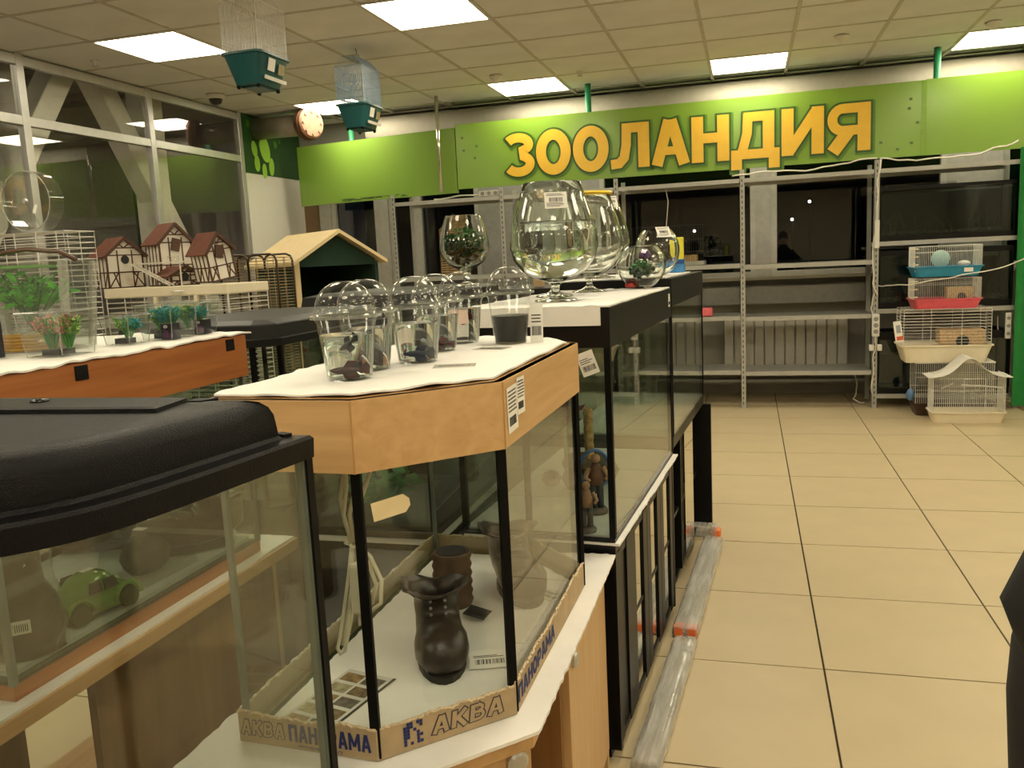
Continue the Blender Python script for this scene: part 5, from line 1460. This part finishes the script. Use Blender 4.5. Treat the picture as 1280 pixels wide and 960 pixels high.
# ================================================================== GLASSWARE ON THE BLACK TANKS
GZ = 1.2182
def snifter(label, x, y, z, s=1.0, water=0.0, cat='goblet'):
    t = thing('glass_goblet', label, cat, (x,y,z), 0, 'large glass goblets on the black tank')
    out = [(.058,0),(.060,.002),(.056,.005),(.030,.009),(.014,.018),(.010,.032),(.012,.043),(.022,.052),(.055,.062),(.090,.083),(.113,.115),(.122,.148),(.119,.185),(.107,.230),(.092,.275),(.080,.318)]
    inn = [(.0775,.318),(.0895,.275),(.1042,.230),(.116,.185),(.1188,.148),(.1095,.116),(.086,.086),(.052,.066),(.020,.059),(.002,.058)]
    pr = [(.001,0)] + out + [(.0788,.3195)] + inn
    B().lathe([(r*s, q*s) for r, q in pr], 56).make('goblet', M_crystal, t, smooth=True, auto=60)
    if water:
        w = [(r-.0012, q) for r, q in reversed(inn) if q < water]
        w = [(.001,.0595)] + w[1:] + [(w[-1][0]+.0003, water), (.001, water)]
        B().lathe([(max(.001,r)*s, q*s) for r, q in w], 56).make('water', M_water, t, smooth=True, auto=40)
    return t
snifter('largest clear goblet with a white barcode label, nearest the beech tank', -.525, 2.345, GZ, 1.02, .215)
snifter('clear goblet tucked directly behind the labelled one', -.590, 2.615, GZ, 1.0)
snifter('clear goblet with a yellow ring around its rim', -.525, 2.872, GZ, 1.0)
b = B(); gy = bpy.data.objects
tag(B().tube([(-.525+.082*math.cos(a), 2.872+.082*math.sin(a), GZ+.3265) for a in [2*PI*i/32 for i in range(32)]], .006, 6, closed=True).make('yellow_ring', mat('yellow_rubber', (.75,.52,.03), .4), smooth=True), 'yellow ring lying on the rim of the goblet', 'ring')
def label_on(o_parent, ang, r, z, w, h, lean, base):
    a = math.radians(ang); c = Vector((r*math.cos(a), r*math.sin(a), z)); xd = Vector((-math.sin(a), math.cos(a), 0)); up = Vector((-math.cos(a)*lean, -math.sin(a)*lean, 1))
    M = frame_from(c, xd, up)
    o = B().box((-w/2,-h/2,0),(w/2,h/2,.0006)).make('price_label', M_card, o_parent); o.matrix_local = M
    rnd = random.Random(base); q = B(); x = -w*.3
    while x < w*.3:
        ww = rnd.choice((.012,.02,.035))*w; q.box((x,-h*.1,.0007),(x+ww,h*.16,.001)); x += ww+.02*w
    for k in range(4): q.box((-w*.42,-h*(.18+.07*k),.0007),(w*rnd.uniform(.1,.42),-h*(.155+.07*k),.001))
    for k in range(2): q.box((-w*.42,h*(.28+.09*k),.0007),(w*rnd.uniform(.1,.42),h*(.31+.09*k),.001))
    q.make('barcode', M_ink, o)
    return o
gobs = [o for o in bpy.data.objects if o.name.startswith('glass_goblet')]
label_on(gobs[0], -72, .1005, .272, .060, .046, .36, 1)
snifter('tall clear goblet behind the yellow rimmed one with a slanted tag', -.552, 3.29, 1.2515, .92)
gobs = [o for o in bpy.data.objects if o.name.startswith('glass_goblet')]
label_on(gobs[-1], -50, .090, .285, .05, .045, .36, 2)
def round_vase(label, x, y, z, r, h, cols, tagc=False):
    t = thing('round_vase', label, 'vase', (x,y,z))
    out = []; inn = []
    for k in range(15):
        a = math.radians(-74 + (74+52)*k/14); out.append((r*math.cos(a), h/2+h/2*math.sin(a)*1.05)); inn.append(((r-.004)*math.cos(a), h/2+(h/2-.004)*math.sin(a)*1.05))
    z0 = out[0][1]
    pr = [(.001,0)] + [(q, w-z0) for q, w in out] + [(q, w-z0) for q, w in reversed(inn)] + [(.001,.006)]
    B().lathe(pr, 44).make('vase', M_crystal, t, smooth=True, auto=60)
    for k, (nm, c, (dx,dy,dz), rr) in enumerate(cols):
        bb = B(); rnd = random.Random(k+3)
        for _ in range(60): 
            v = Vector((rnd.gauss(0,1), rnd.gauss(0,1), rnd.gauss(0,.7))); v.normalize(); v *= rr*rnd.uniform(.4,1)
            bb.ball((dx+v.x, dy+v.y, max(.013, dz+v.z*.8)), .0085, 6)
        bb.make(nm, mat('bead_'+nm, c, .3), t, stuff=True)
    if tagc: label_on(t, -60, r*.72, h*.86, .055, .05, .8, 9)
    return t
round_vase('round glass vase with green and red beads', -.362, 3.0, GZ, .085, .16, (('green_beads',(.03,.30,.08),(0,0,.065),.045),('red_beads',(.65,.07,.05),(-.03,-.03,.018),.02),('purple_beads',(.20,.08,.28),(.01,.02,.115),.02)))
round_vase('round glass vase with a barcode tag and a little green inside', -.340, 3.335, 1.2515, .085, .19, (('mint_beads',(.10,.50,.25),(-.03,-.02,.02),.022),('beige_fill',(.45,.36,.24),(.02,.02,.07),.03)), True)
t = thing('feed_box', 'small blue printed box standing on the far black tank', 'box', (-.285,3.76,1.2515), A1)
B().box((-.035,-.02,0),(.035,.02,.056)).make('carton', mat('blue_print', (.05,.20,.42), .4, var=.4, scale=30), t, bevel=.001)
B().box((-.035,-.0206,.036),(.035,-.0200,.052)).make('title_band', mat('navy_band', (.02,.06,.22), .4), t)
t.location = (-.298,3.70,1.2515)
t = thing('feed_box', 'yellow packet standing behind the blue box', 'box', (-.30,3.86,1.2515), A1)
B().box((-.022,-.014,0),(.022,.014,.150)).make('packet', mat('yellow_print', (.72,.65,.05), .4, var=.15, scale=30), t, bevel=.004)
b = B()
for a in (0, .9): b.tube([(-.335+.012*math.cos(q+a), 2.93+.010*math.sin(q+a), GZ+.004+.003*math.sin(2*q)) for q in [2*PI*i/10 for i in range(9)]], .0014, 5)
tag(b.make('metal_clip', M_chrome), 'tiny metal clip lying on the foam beside the goblets', 'clip')
# ================================================================== TANKS OF THE ROW BEHIND
def lidded(label, x0, x1, y0, y1, z0, z1, lidh, plants=False, chamfer=.06, cat='aquarium', foot=None):
    t = thing('aquarium', label, cat, (0,0,0))
    P = [(x0,y0),(x1-chamfer,y0),(x1,y0+chamfer),(x1,y1),(x0,y1)] if chamfer else [(x0,y0),(x1,y0),(x1,y1),(x0,y1)]
    B().prism(P, z0, z0+.025).make('base_trim', M_blackg, t)
    for i in range(len(P)):
        pane(P[i], P[(i+1) % len(P)], z0+.025, z1, .006, M_glass_g, t)
    for (x, y) in P: B().cbox((x,y,(z0+.025+z1)/2),(.014,.014,z1-z0-.025)).make('corner_seal', M_sil, t)
    h = B().rings([[(x,y,z1-.005) for x,y in off_poly(P,.012)], [(x,y,z1+.018) for x,y in off_poly(P,.014)], [(x,y,z1+.020) for x,y in off_poly(P,.0)], [(x,y,z1+lidh*.8) for x,y in off_poly(P,-.006)], [(x,y,z1+lidh*.85) for x,y in off_poly(P,-.010)], [(x,y,z1+lidh) for x,y in off_poly(P,-.06)]]).make('lid', mat('charcoal_lid', (.012,.0118,.011), .45, var=.1, scale=40, spec=.22), t, smooth=False)
    if plants:
        leafy(t, 'plastic_plants', ((x0+x1)/2,(y0+.06),z0+.03), .14, .10, 14, mat('pale_weed', (.10,.36,.12), .5), 77, .05)
    return t, P
def dark_stand(label, x0, x1, y0, y1, z1, foam=True, m=None):
    o = thing('aquarium_stand', label, 'cabinet', (0,0,0))
    m = m or mat('dark_cabinet', (.022,.020,.017), .5, spec=.2)
    B().box((x0,y0,0),(x1,y1,z1-.02)).make('body', m, o, bevel=.003)
    B().box((x0-.01,y0-.01,z1-.02),(x1+.01,y1+.01,z1)).make('top', m, o)
    return o
dark_stand('dark cabinet behind the panoramic aquarium', -1.20,-.84,2.08,2.66,.588)
tag(foam_sheet('foam_sheet', [(-1.215,2.045),(-.81,2.045),(-.81,2.69),(-1.215,2.69)], .588, M_foam, t=.006, droop=.002, seed=71), 'white foam strip under the small tank behind the panoramic one', 'foam sheet')
lidded('small black trimmed tank with pale green plants behind the panoramic aquarium', -1.185,-.828,2.07,2.66,.5955,1.03,.05, True, 0)
dark_stand('dark cabinet under the angled black-lidded tank', -1.95,-1.42,2.29,3.1,.598)
lidded('black aquarium with angled charcoal lid beside the cherry hood', -1.96,-1.41,2.275,3.12,.6,1.115,.075)
dark_stand('dark cabinet under the tank that carries the plant goblet', -1.85,-1.22,3.30,4.10,.62)
l3, _ = lidded('black-lidded tank carrying the goblet of artificial plants', -1.86,-1.21,3.28,4.12,.621,1.16,.07)
B().tube([(-1.70,3.12,1.21),(-1.55,3.22,1.235),(-1.32,3.34,1.232)], .004).make  
t = thing('glass_goblet', 'glass goblet filled with green and yellow artificial plants', 'goblet', (-1.20,3.75,1.23)); t.location = (-1.262,3.75,1.2305)
s = .98
out = [(.052,0),(.054,.002),(.050,.005),(.028,.010),(.014,.020),(.011,.040),(.013,.060),(.024,.072),(.055,.084),(.085,.104),(.108,.138),(.116,.17),(.113,.205),(.104,.245),(.093,.285),(.082,.318)]
inn = [(.0795,.318),(.0905,.285),(.1012,.245),(.110,.205),(.1128,.17),(.1045,.139),(.081,.107),(.052,.089),(.022,.080),(.002,.079)]
B().lathe([(.001,0)]+out+[(.081,.3195)]+inn, 48).make('goblet', M_crystal, t, smooth=True, auto=60)
rnd = random.Random(12)
for nm, c, zc, n_ in (('green_leaves',(.02,.30,.06),.20,340),('lime_leaves',(.16,.45,.05),.19,160),('yellow_flowers',(.72,.50,.03),.155,130)):
    b = B()
    for k in range(n_):
        v = Vector((rnd.gauss(0,1),rnd.gauss(0,1),rnd.gauss(0,.6))).normalized()*.088*rnd.uniform(.5,1); v.z *= .75
        p = v + Vector((0,0,zc)); e = p + Vector((rnd.uniform(-1,1),rnd.uniform(-1,1),rnd.uniform(-1,1)))*.024
        w = (e-p).orthogonal().normalized()*.009
        b.add([p, p.lerp(e,.5)+w, e, p.lerp(e,.5)-w], [(0,1,2,3)])
    b.make(nm, mat('art_'+nm, c, .45, var=.3, scale=60), t, stuff=True)
tag(B().cbox((-1.05,4.3,1.24),(.05,.05,.09)).make('small_carton', mat('tan_carton', (.5,.34,.17), .6), bevel=.002), 'small tan and blue carton behind the big goblet', 'box')
dark_stand('dark cabinet in the row behind the goblet tanks', -1.25,-.85,4.12,4.75,1.19)

# ================================================================== LEFT: CAGES, BIRD HOUSES, PET HOUSE
# white wire cage carrying the bird houses
t = thing('animal_cage', 'white barred cage with flat top carrying the bird houses', 'cage', (-3.50,4.0,.35))
w, d, h = .80, .41, .935
B().box((0,0,h-.055),(w,d,h)).make('top_frame', M_cream, t, bevel=.006)
B().box((0,0,0),(w,d,.10)).make('tray', M_cream, t, bevel=.006)
hgrille(.01,w-.01,.10,h-.055,.006,.028,.0022,(.01,.13,.26,.55,.66,w-.01)).make('front_grille', M_wire, t)
hgrille(.01,w-.01,.10,h-.055,d-.006,.028,.0022,(.01,.4,w-.01)).make('back_grille', M_wire, t)
hgrille(.01,d-.01,.10,h-.055,.006,.028,.0022,(.01,d/2,d-.01),'y').make('side_grille', M_wire, t)
hgrille(.01,d-.01,.10,h-.055,w-.006,.028,.0022,(.01,d/2,d-.01),'y').make('side_grille', M_wire, t)
for x in (.33,.59): B().box((x,-.008,.40),(x+.022,.008,h-.055)).make('door_post', M_cream, t)
for z in (.82,.60): B().box((.352,-.006,z),(.59,.006,z+.018)).make('door_rail', M_cream, t)
B().tube([(.45,-.012,h-.03),(.48,-.02,h-.028),(.53,-.012,h-.03)], .004).make('latch', M_alu, t)
st3 = tag(B().box((-3.55,3.95,0),(-2.67,4.42,.35)).make('plinth_box', mat('grey_plinth', (.25,.24,.21), .7), bevel=.004), 'low grey plinth under the white barred cage', 'plinth')
# big white wire cage at the far left
t = thing('animal_cage', 'large white wire cage standing near the glass partition', 'cage', (-3.93,3.40,.55))
w, d, h = .765, .20, 1.03
hgrille(0,w,.08,h,0,.027,.0020,(.0,.12,.25,.47,.60,.72,w)).make('front_grille', M_wire, t)
hgrille(0,w,.08,h,d,.027,.0020,(.0,.2,.4,.6,w)).make('back_grille', M_wire, t)
hgrille(0,d,.08,h,0,.027,.0020,(.0,.1,d),'y').make('side_grille', M_wire, t)
hgrille(0,d,.08,h,w,.027,.0020,(.0,.1,d),'y').make('side_grille', M_wire, t)
B().box((0,0,0),(w,d,.08)).make('tray', M_cream, t, bevel=.01)
b = B()
for k in range(16): b.wire((0,d*k/15,h),(w,d*k/15,h),.0020)
b.make('roof_grille', M_wire, t)
tag(B().box((-3.95,3.38,0),(-3.15,3.62,.55)).make('plinth_box', mat('grey_plinth', (.25,.24,.21), .7), bevel=.004), 'grey plinth under the large white wire cage', 'plinth')
# clear running wheels on the cage
for (x, y, lab) in ((-3.42,3.50,'clear acrylic running wheel with a white price tag'),(-3.735,3.50,'clear acrylic running wheel against the partition post')):
    t = thing('running_wheel', lab, 'wheel', (x,y,1.582))
    R0, zc = .148, .155
    ringp = lambda yy, r: [(r*math.cos(a), yy, zc+r*math.sin(a)) for a in [2*PI*i/40 for i in range(40)]]
    rim = B().rings([[(r*math.cos(a), yy, zc+r*math.sin(a)) for a in [2*PI*i/40 for i in range(40)]] for r, yy in ((R0,-.045),(R0,.045),(R0-.004,.045),(R0-.004,-.045))], closed=True)
    rim.make('wheel_rim', M_plastic, t, smooth=True, auto=40)
    B().lathe([(R0-.004,.042),(R0-.004,.045)], 40).xf(Matrix.Translation((0,0,zc)) @ Matrix.Rotation(PI/2,4,'X') @ Matrix.Translation((0,0,-.088))).make('wheel_disc', M_plastic, t)
    B().tube(ringp(-.045,R0-.002), .003, 5, closed=True).make('rim_edge', thin_glass('frosted_plastic', (.85,.84,.78), .2, 1.45, haze=.25), t, smooth=True)
    for sx in (-1,1): B().beam((0,-.05,zc),(sx*.10,-.05,0),.008,.008).make('stand_leg', M_plastic, t)
    B().lathe([(.012,-.055),(.012,-.04)], 12).xf(Matrix.Translation((0,0,zc)) @ Matrix.Rotation(PI/2,4,'X') @ Matrix.Translation((0,0,.095))).make('hub', M_alu, t)
    if x > -3.5: B().cbox((.055,-.048,zc-.04),(.018,.001,.045), 0, 0, math.radians(25)).make('price_tag', M_card, t)
# bird houses
M_plank = mat('white_plywood', (.72,.67,.58), .7, var=.04)
M_timb = mat('dark_timber_line', (.075,.032,.015), .6)
M_roof = mat('red_brown_roof', (.165,.055,.03), .7, var=.12, scale=40)
def birdhouse(label, loc, rz, w=.22, d=.16, wall=.17, peak=.27, hole=True, seed=0, tilt=0, ovl=.02):
    """half-timbered house, gable to the front (-y)"""
    t = thing('bird_house', label, 'bird house', loc, rz, 'half-timbered bird houses')
    if tilt: t.rotation_euler = (0, tilt, rz)
    g = [(-w/2,0),(w/2,0),(w/2,wall),(0,peak),(-w/2,wall)]
    B().rings([[(x,y,z) for x,z in g] for y in (-d/2,d/2)]).make('walls', M_plank, t)
    th = .010
    for s in (-1,1):
        nx, nz = (peak-wall), w/2; L = math.hypot(nx,nz); nx/=L; nz/=L
        ext = .025; ax, az = 0, peak; bx, bz = s*(w/2+ext*nz), wall-ext*nx
        q = [(ax,az+.001),(bx,bz+.001),(bx+s*nx*th,bz+nz*th),(ax,az+th/nz)]
        B().rings([[(x,y,z) for x,z in q] for y in (-d/2-ovl,d/2+ovl)]).make('roof_slab', M_roof, t)
        B().beam((0,-d/2-ovl-.002,peak+.006),(s*(w/2+ext*nz),-d/2-ovl-.002,wall-ext*nx+.006),.006,.016,(0,0,1)).make('barge_board', M_timb, t)
    tb = B(); y = -d/2-.0015; lw = .0065
    def L_(a, b_, yy=y): tb.beam((a[0],yy,a[1]),(b_[0],yy,b_[1]),.003,lw,(0,0,1) if abs(a[0]-b_[0]) > .001 else (1,0,0))
    for x in (-w/2+.003,w/2-.003): L_((x,0),(x,wall))
    for z in (.003,wall*.48,wall): L_((-w/2,z),(w/2,z))
    for x in (-w*.2,w*.2): L_((x,0),(x,wall+ (peak-wall)*.3))
    L_((-w*.2,wall*.48),(-w/2,0)); L_((w*.2,wall*.48),(w/2,0)); L_((-w*.2,0),(-w*.34,wall*.48)); L_((w*.2,0),(w*.34,wall*.48))
    zc = wall+(peak-wall)*.45; hw = w/2*(1-.45); L_((-hw,zc),(hw,zc)); L_((0,zc),(-hw*.5,zc+(peak-zc)*.45)); L_((0,zc),(hw*.5,zc+(peak-zc)*.45))
    for s in (-1,1):
        for yy in [(-d/2+d*k/4) for k in range(5)]: tb.beam((s*(w/2+.0015),yy,0),(s*(w/2+.0015),yy,wall),.003,lw,(0,1,0))
        for z in (.003,wall*.48,wall-.002): tb.beam((s*(w/2+.0015),-d/2,z),(s*(w/2+.0015),d/2,z),.003,lw,(0,0,1))
        for k in (0,2): tb.beam((s*(w/2+.0015),-d/2+d*k/4,wall*.48),(s*(w/2+.0015),-d/2+d*(k+1)/4,0),.003,lw,(0,0,1)); tb.beam((s*(w/2+.0015),-d/2+d*(k+1)/4,wall*.52),(s*(w/2+.0015),-d/2+d*(k+1)/4,0),.003,lw,(0,1,0))
    tb.make('timber_frame', M_timb, t)
    if hole:
        B().lathe([(.024,0),(.024,.003)], 18).xf(Matrix.Translation((0,-d/2-.001,wall*.86)) @ Matrix.Rotation(PI/2,4,'X')).make('entrance_hole', M_ink, t)
    else:
        B().cbox((0,-d/2-.006,wall*.95),(.05,.008,.07), 0,0,math.radians(14)).make('shutter', M_timb, t)
    return t
ZC = 1.2855
rzh = math.radians(28)
birdhouse('bird house with a round entrance hole beside the large wire cage', (-3.50,4.14,ZC), math.radians(68), .215, .16, .185, .275)
birdhouse('tallest bird house with brown shutter and ladder, behind the round-holed one', (-3.262,4.29,ZC), math.radians(66), .20, .15, .245, .345, hole=False)
birdhouse('low bird house with an arched door beneath the ladder', (-3.115,4.15,ZC), math.radians(68), .17, .14, .055, .098)
birdhouse('tilted bird house with brown shutter at the end of the cage top', (-2.875,4.17,ZC+.022), math.radians(70), .165, .14, .165, .250, hole=False, tilt=math.radians(-9))
t = thing('toy_ladder', 'little wooden ladder and deck leaning from the tall bird house', 'ladder', (-3.2,4.025,ZC))
A_, B_ = Vector((-.10,.0,.125)), Vector((.135,.0,.004))
for dy in (-.018,.018):
    B().beam(A_+Vector((0,dy,0)), B_+Vector((0,dy,0)), .006, .008).make('rail', M_plank, t)
for k in range(1,8):
    p = A_.lerp(B_, k/8); B().beam(p+Vector((0,-.018,0)), p+Vector((0,.018,0)), .006, .006).make('rung', M_plank, t)
B().box((-.15,-.02,.125),(.24,.02,.132)).make('deck', M_plank, t)
B().tube([(.20,.0,.125),(.20,.0,.0)], .004).make('deck_prop', M_plank, t)
B().lathe([(.002,.134),(.028,.136),(.032,.158),(.03,.164)], 14, (.16,.0,0)).make('feeder_cup', M_plastic, t, smooth=True)
# brown parrot cage
t = thing('animal_cage', 'brown barred cage with rounded corners beside the pet house', 'cage', (-3.04,4.45,.45))
w, d, h = .38, .18, .99
M_bw = mat('brown_wire', (.05,.028,.014), .35, .4)
M_gw = mat('brass_wire', (.33,.25,.12), .35, .5)
for y in (0, d):
    for xa, xb in ((0,.19),(.19,w)):
        B().tube([(xa,y,0),(xa,y,h-.04),(xa+.012,y,h-.012),(xa+.04,y,h),(xb-.04,y,h),(xb-.012,y,h-.012),(xb,y,h-.04),(xb,y,0)], .007, 6).make('hoop_frame', M_bw, t, smooth=True)
    hgrille(.005,w-.005,.02,h-.02,y,.018,.0016,(.06,.13,.25,.32)).make('front_grille' if y == 0 else 'back_grille', M_gw, t)
for x in (0, w): hgrille(0,d,.02,h-.02,x,.018,.0016,(.0,.09,d),'y').make('side_grille', M_gw, t)
B().box((-.01,-.01,-.08),(w+.01,d+.01,.02)).make('tray', mat('tan_tray', (.36,.27,.15), .5), t, bevel=.01)
B().tube([(.02,.09,.62),(w-.02,.09,.62)], .010).make('perch', mat('perch_wood', (.42,.30,.16), .6), t)
tag(B().box((-3.06,4.43,0),(-2.64,4.65,.37)).make('plinth_box', mat('grey_plinth', (.25,.24,.21), .7), bevel=.004), 'grey plinth under the brown barred cage', 'plinth')
# pet house with tan gable roof
t = thing('pet_house', 'dark green felt pet house with pale tan gable roof', 'pet house', (-2.468,4.90,.30), math.radians(52))
M_felt = mat('dark_green_felt', (.010,.035,.022), .9, var=.1)
M_tan = mat('tan_board', (.66,.52,.29), .55, var=.04)
hw, L_, wall, peak = .27, .80, 1.085, 1.258
B().box((-hw,.10,0),(hw,L_,.55)).make('floor_box', M_felt, t)
B().box((-hw,L_-.03,.55),(hw,L_,wall)).make('back_wall', M_felt, t)
for s in (-1,1):
    B().box((s*hw-.012,.10,.55),(s*hw+.012,L_-.03,wall)).make('side_wall', M_felt, t)
B().rings([[(x,y,z) for x,z in ((-hw,wall-.03),(hw,wall-.03),(hw,wall+.0),(0,peak-.012),(-hw,wall+.0))] for y in (.07,.095)]).make('gable', M_felt, t)
B().box((-hw-.022,.055,0),(-hw+.012,.095,wall)).make('corner_post', M_tan, t)
B().box((hw-.012,.055,0),(hw+.006,.095,wall-.01)).make('corner_post', M_felt, t)
for s in (-1,1):
    q = [(0,peak),(s*.325,wall-.025),(s*.325,wall-.003),(0,peak+.024)]
    B().rings([[(x,y,z) for x,z in q] for y in (0,L_+.06)]).make('roof_slab', M_tan, t)
o = tag(B().box((-.30,.05,0),(.30,.85,.30)).make('plinth_box', mat('grey_plinth', (.25,.24,.21), .7), bevel=.004), 'grey plinth under the green pet house', 'plinth')
o.location = (-2.468,4.90,0); o.rotation_euler = (0,0,math.radians(52))

# ================================================================== SHOPPER AT THE EDGE OF THE AISLE
def skin_body(name, joints, edges, root, m, parent, sub=2, flat=None):
    me = bpy.data.meshes.new(name); keys = list(joints); idx = {k:i for i,k in enumerate(keys)}
    me.from_pydata([joints[k][0] for k in keys], [(idx[a],idx[b]) for a,b in edges], [])
    o = bpy.data.objects.new(name, me); COL.objects.link(o); o.parent = parent
    sk = o.modifiers.new('skin', 'SKIN'); sk.use_smooth_shade = True
    lay = me.skin_vertices[0].data if me.skin_vertices else None
    if lay is None:
        bpy.context.view_layer.objects.active = o
    for k in keys:
        r = joints[k][1]; r = r if isinstance(r, tuple) else (r, r)
        me.skin_vertices[0].data[idx[k]].radius = r
        me.skin_vertices[0].data[idx[k]].use_root = (k == root)
    s_ = o.modifiers.new('sub', 'SUBSURF'); s_.levels = sub; s_.render_levels = sub
    me.materials.append(m)
    return o
person = thing('person', 'person in a black coat and dark trousers standing with bent elbow in the aisle', 'person', (.572,.80,0), PI)
person.scale = (.904,.904,.904)
M_coat = mat('black_coat', (.009,.009,.010), .85, var=.2, scale=60, bump=.2)
M_skin = mat('skin', (.50,.30,.21), .5, var=.05)
M_trou = mat('dark_trousers', (.016,.016,.020), .85)
J = {'pelvis':((0,0,.93),(.135,.095)), 'waist':((0,0,1.08),(.120,.082)), 'chest':((0,.01,1.27),(.135,.085)), 'neckb':((0,.012,1.43),(.058,.056)), 'neck':((0,.0,1.50),(.052,.052)),
 'jaw':((0,-.022,1.565),(.058,.066)), 'skull':((0,-.008,1.64),(.074,.090)), 'crown':((0,.004,1.715),(.050,.062))}
E = [('pelvis','waist'),('waist','chest'),('chest','neckb'),('neckb','neck'),('neck','jaw'),('jaw','skull'),('skull','crown')]
for n_, s in (('l',-1),('r',1)):
    J.update({n_+'sho':((s*.130,.01,1.365),.040), n_+'elb':((s*.352,.005,1.135),.032), n_+'wri':((s*.235,-.01,.985),.026), n_+'palm':((s*.215,-.065,.950),(.034,.018)),
      n_+'hip':((s*.095,0,.86),.090), n_+'kne':((s*.10,-.012,.49),.060), n_+'ank':((s*.105,.012,.085),.040), n_+'toe':((s*.125,-.15,.035),.036)})
    E += [('chest',n_+'sho'),(n_+'sho',n_+'elb'),(n_+'elb',n_+'wri'),(n_+'wri',n_+'palm'),('pelvis',n_+'hip'),(n_+'hip',n_+'kne'),(n_+'kne',n_+'ank'),(n_+'ank',n_+'toe')]
    for f_, (dx, L_, sp) in enumerate(((-.024,.060,-.010),(-.008,.070,-.003),(.009,.066,.004),(.024,.052,.012))):
        a = n_+'f%d' % f_
        J.update({a+'a':((s*.215+dx*.8,-.105,.938),.0085), a+'b':((s*.215+dx*.8+sp,-.105-L_*.5,.920),.008), a+'c':((s*.215+dx*.8+sp*1.3,-.105-L_*.8,.897),.007)})
        E += [(n_+'palm',a+'a'),(a+'a',a+'b'),(a+'b',a+'c')]
    J.update({n_+'t1':((s*.215-s*.036,-.06,.955),.010), n_+'t2':((s*.215-s*.050,-.095,.948),.0085)})
    E += [(n_+'palm',n_+'t1'),(n_+'t1',n_+'t2')]
skin_body('body', J, E, 'pelvis', M_skin, person)
# coat: torso shell + sleeves, flared hem
rs = []
for (z, rx, ry, y) in ((.70,.235,.165,0),(.78,.240,.165,0),(.88,.228,.155,0),(.98,.205,.142,0),(1.08,.190,.130,.0),(1.20,.195,.132,.005),(1.32,.198,.128,.012),(1.385,.182,.112,.015),(1.425,.145,.095,.013),(1.455,.10,.080,.011),(1.49,.075,.072,.005),(1.52,.072,.070,.0)):
    rs.append([((rx*(1+.02*math.sin(5*a+z*9)))*math.copysign(abs(math.cos(a))**.85, math.cos(a)), y+ry*math.copysign(abs(math.sin(a))**.85, math.sin(a)), z) for a in [2*PI*i/32 for i in range(32)]])
B().rings(rs, True, False).make('coat', M_coat, person, smooth=True)
for s in (-1,1):
    B().tube([(s*.125,.01,1.375),(s*.20,.012,1.30),(s*.29,.010,1.205),(s*.345,.005,1.148),(s*.362,.003,1.128),(s*.345,.0,1.105),(s*.29,-.004,1.045),(s*.238,-.010,.99)], [.068,.062,.054,.046,.036,.044,.046,.042], 14).make('sleeve', M_coat, person, smooth=True)
    B().tube([(s*.095,0,.90),(s*.098,-.004,.70),(s*.10,-.012,.49),(s*.103,.0,.28),(s*.105,.012,.10)], [.105,.092,.078,.070,.068], 14).make('trouser_leg', M_trou, person, smooth=True)
    rs = []
    for (y,rx,z1_) in ((.065,.030,.06),(.05,.044,.09),(.0,.046,.10),(-.07,.046,.075),(-.13,.048,.055),(-.185,.040,.045),(-.205,.02,.03)):
        rs.append([(s*.112+rx*math.cos(a), y, max(.001, z1_*.5+z1_*.5*math.sin(a))) for a in [2*PI*i/14 for i in range(14)]])
    B().rings(rs).make('shoe', mat('black_shoe', (.012,.011,.010), .4), person, smooth=True)
B().ball((0,.012,1.675), .094, 20, 1.10, .92, 1.06).make('hair', mat('dark_brown_hair', (.035,.022,.014), .6, var=.3, scale=40, stretch=(1,1,.2)), person, smooth=True)
B().ball((0,-.104,1.60), .013, 8, 1.6).make('nose', M_skin, person, smooth=True)
for s in (-1,1):
    B().ball((s*.030,-.0855,1.632), .0085, 10).make('eye', M_card, person, smooth=True)
    B().ball((s*.030,-.0915,1.632), .0038, 8).make('pupil', M_ink, person, smooth=True)
    B().ball((s*.079,.0,1.615), .022, 8, 1.4, .4, .8).make('ear', M_skin, person, smooth=True)
B().ball((0,-.090,1.565), .020, 8, .3, 1, .5).make('mouth', mat('lips', (.42,.16,.13), .5), person, smooth=True)

t = thing('shoulder_bag', 'black rounded bag hanging at the side of the shopper', 'bag', (.327,.935,.66))
rs = []
for (z, rx, ry) in ((0,.03,.035),(.04,.050,.060),(.11,.062,.072),(.20,.067,.076),(.26,.064,.074),(.30,.054,.066),(.32,.028,.045)):
    rs.append([(rx*math.cos(a), ry*math.sin(a), z) for a in [2*PI*i/24 for i in range(24)]])
B().rings(rs).make('bag_body', M_coat, t, smooth=True)
B().tube([(.0,.05,.30),(.06,.02,.45),(.125,-.05,.60),(.135,-.11,.645),(.125,-.17,.60)], .008, 6).make('strap', M_coat, t, smooth=True)
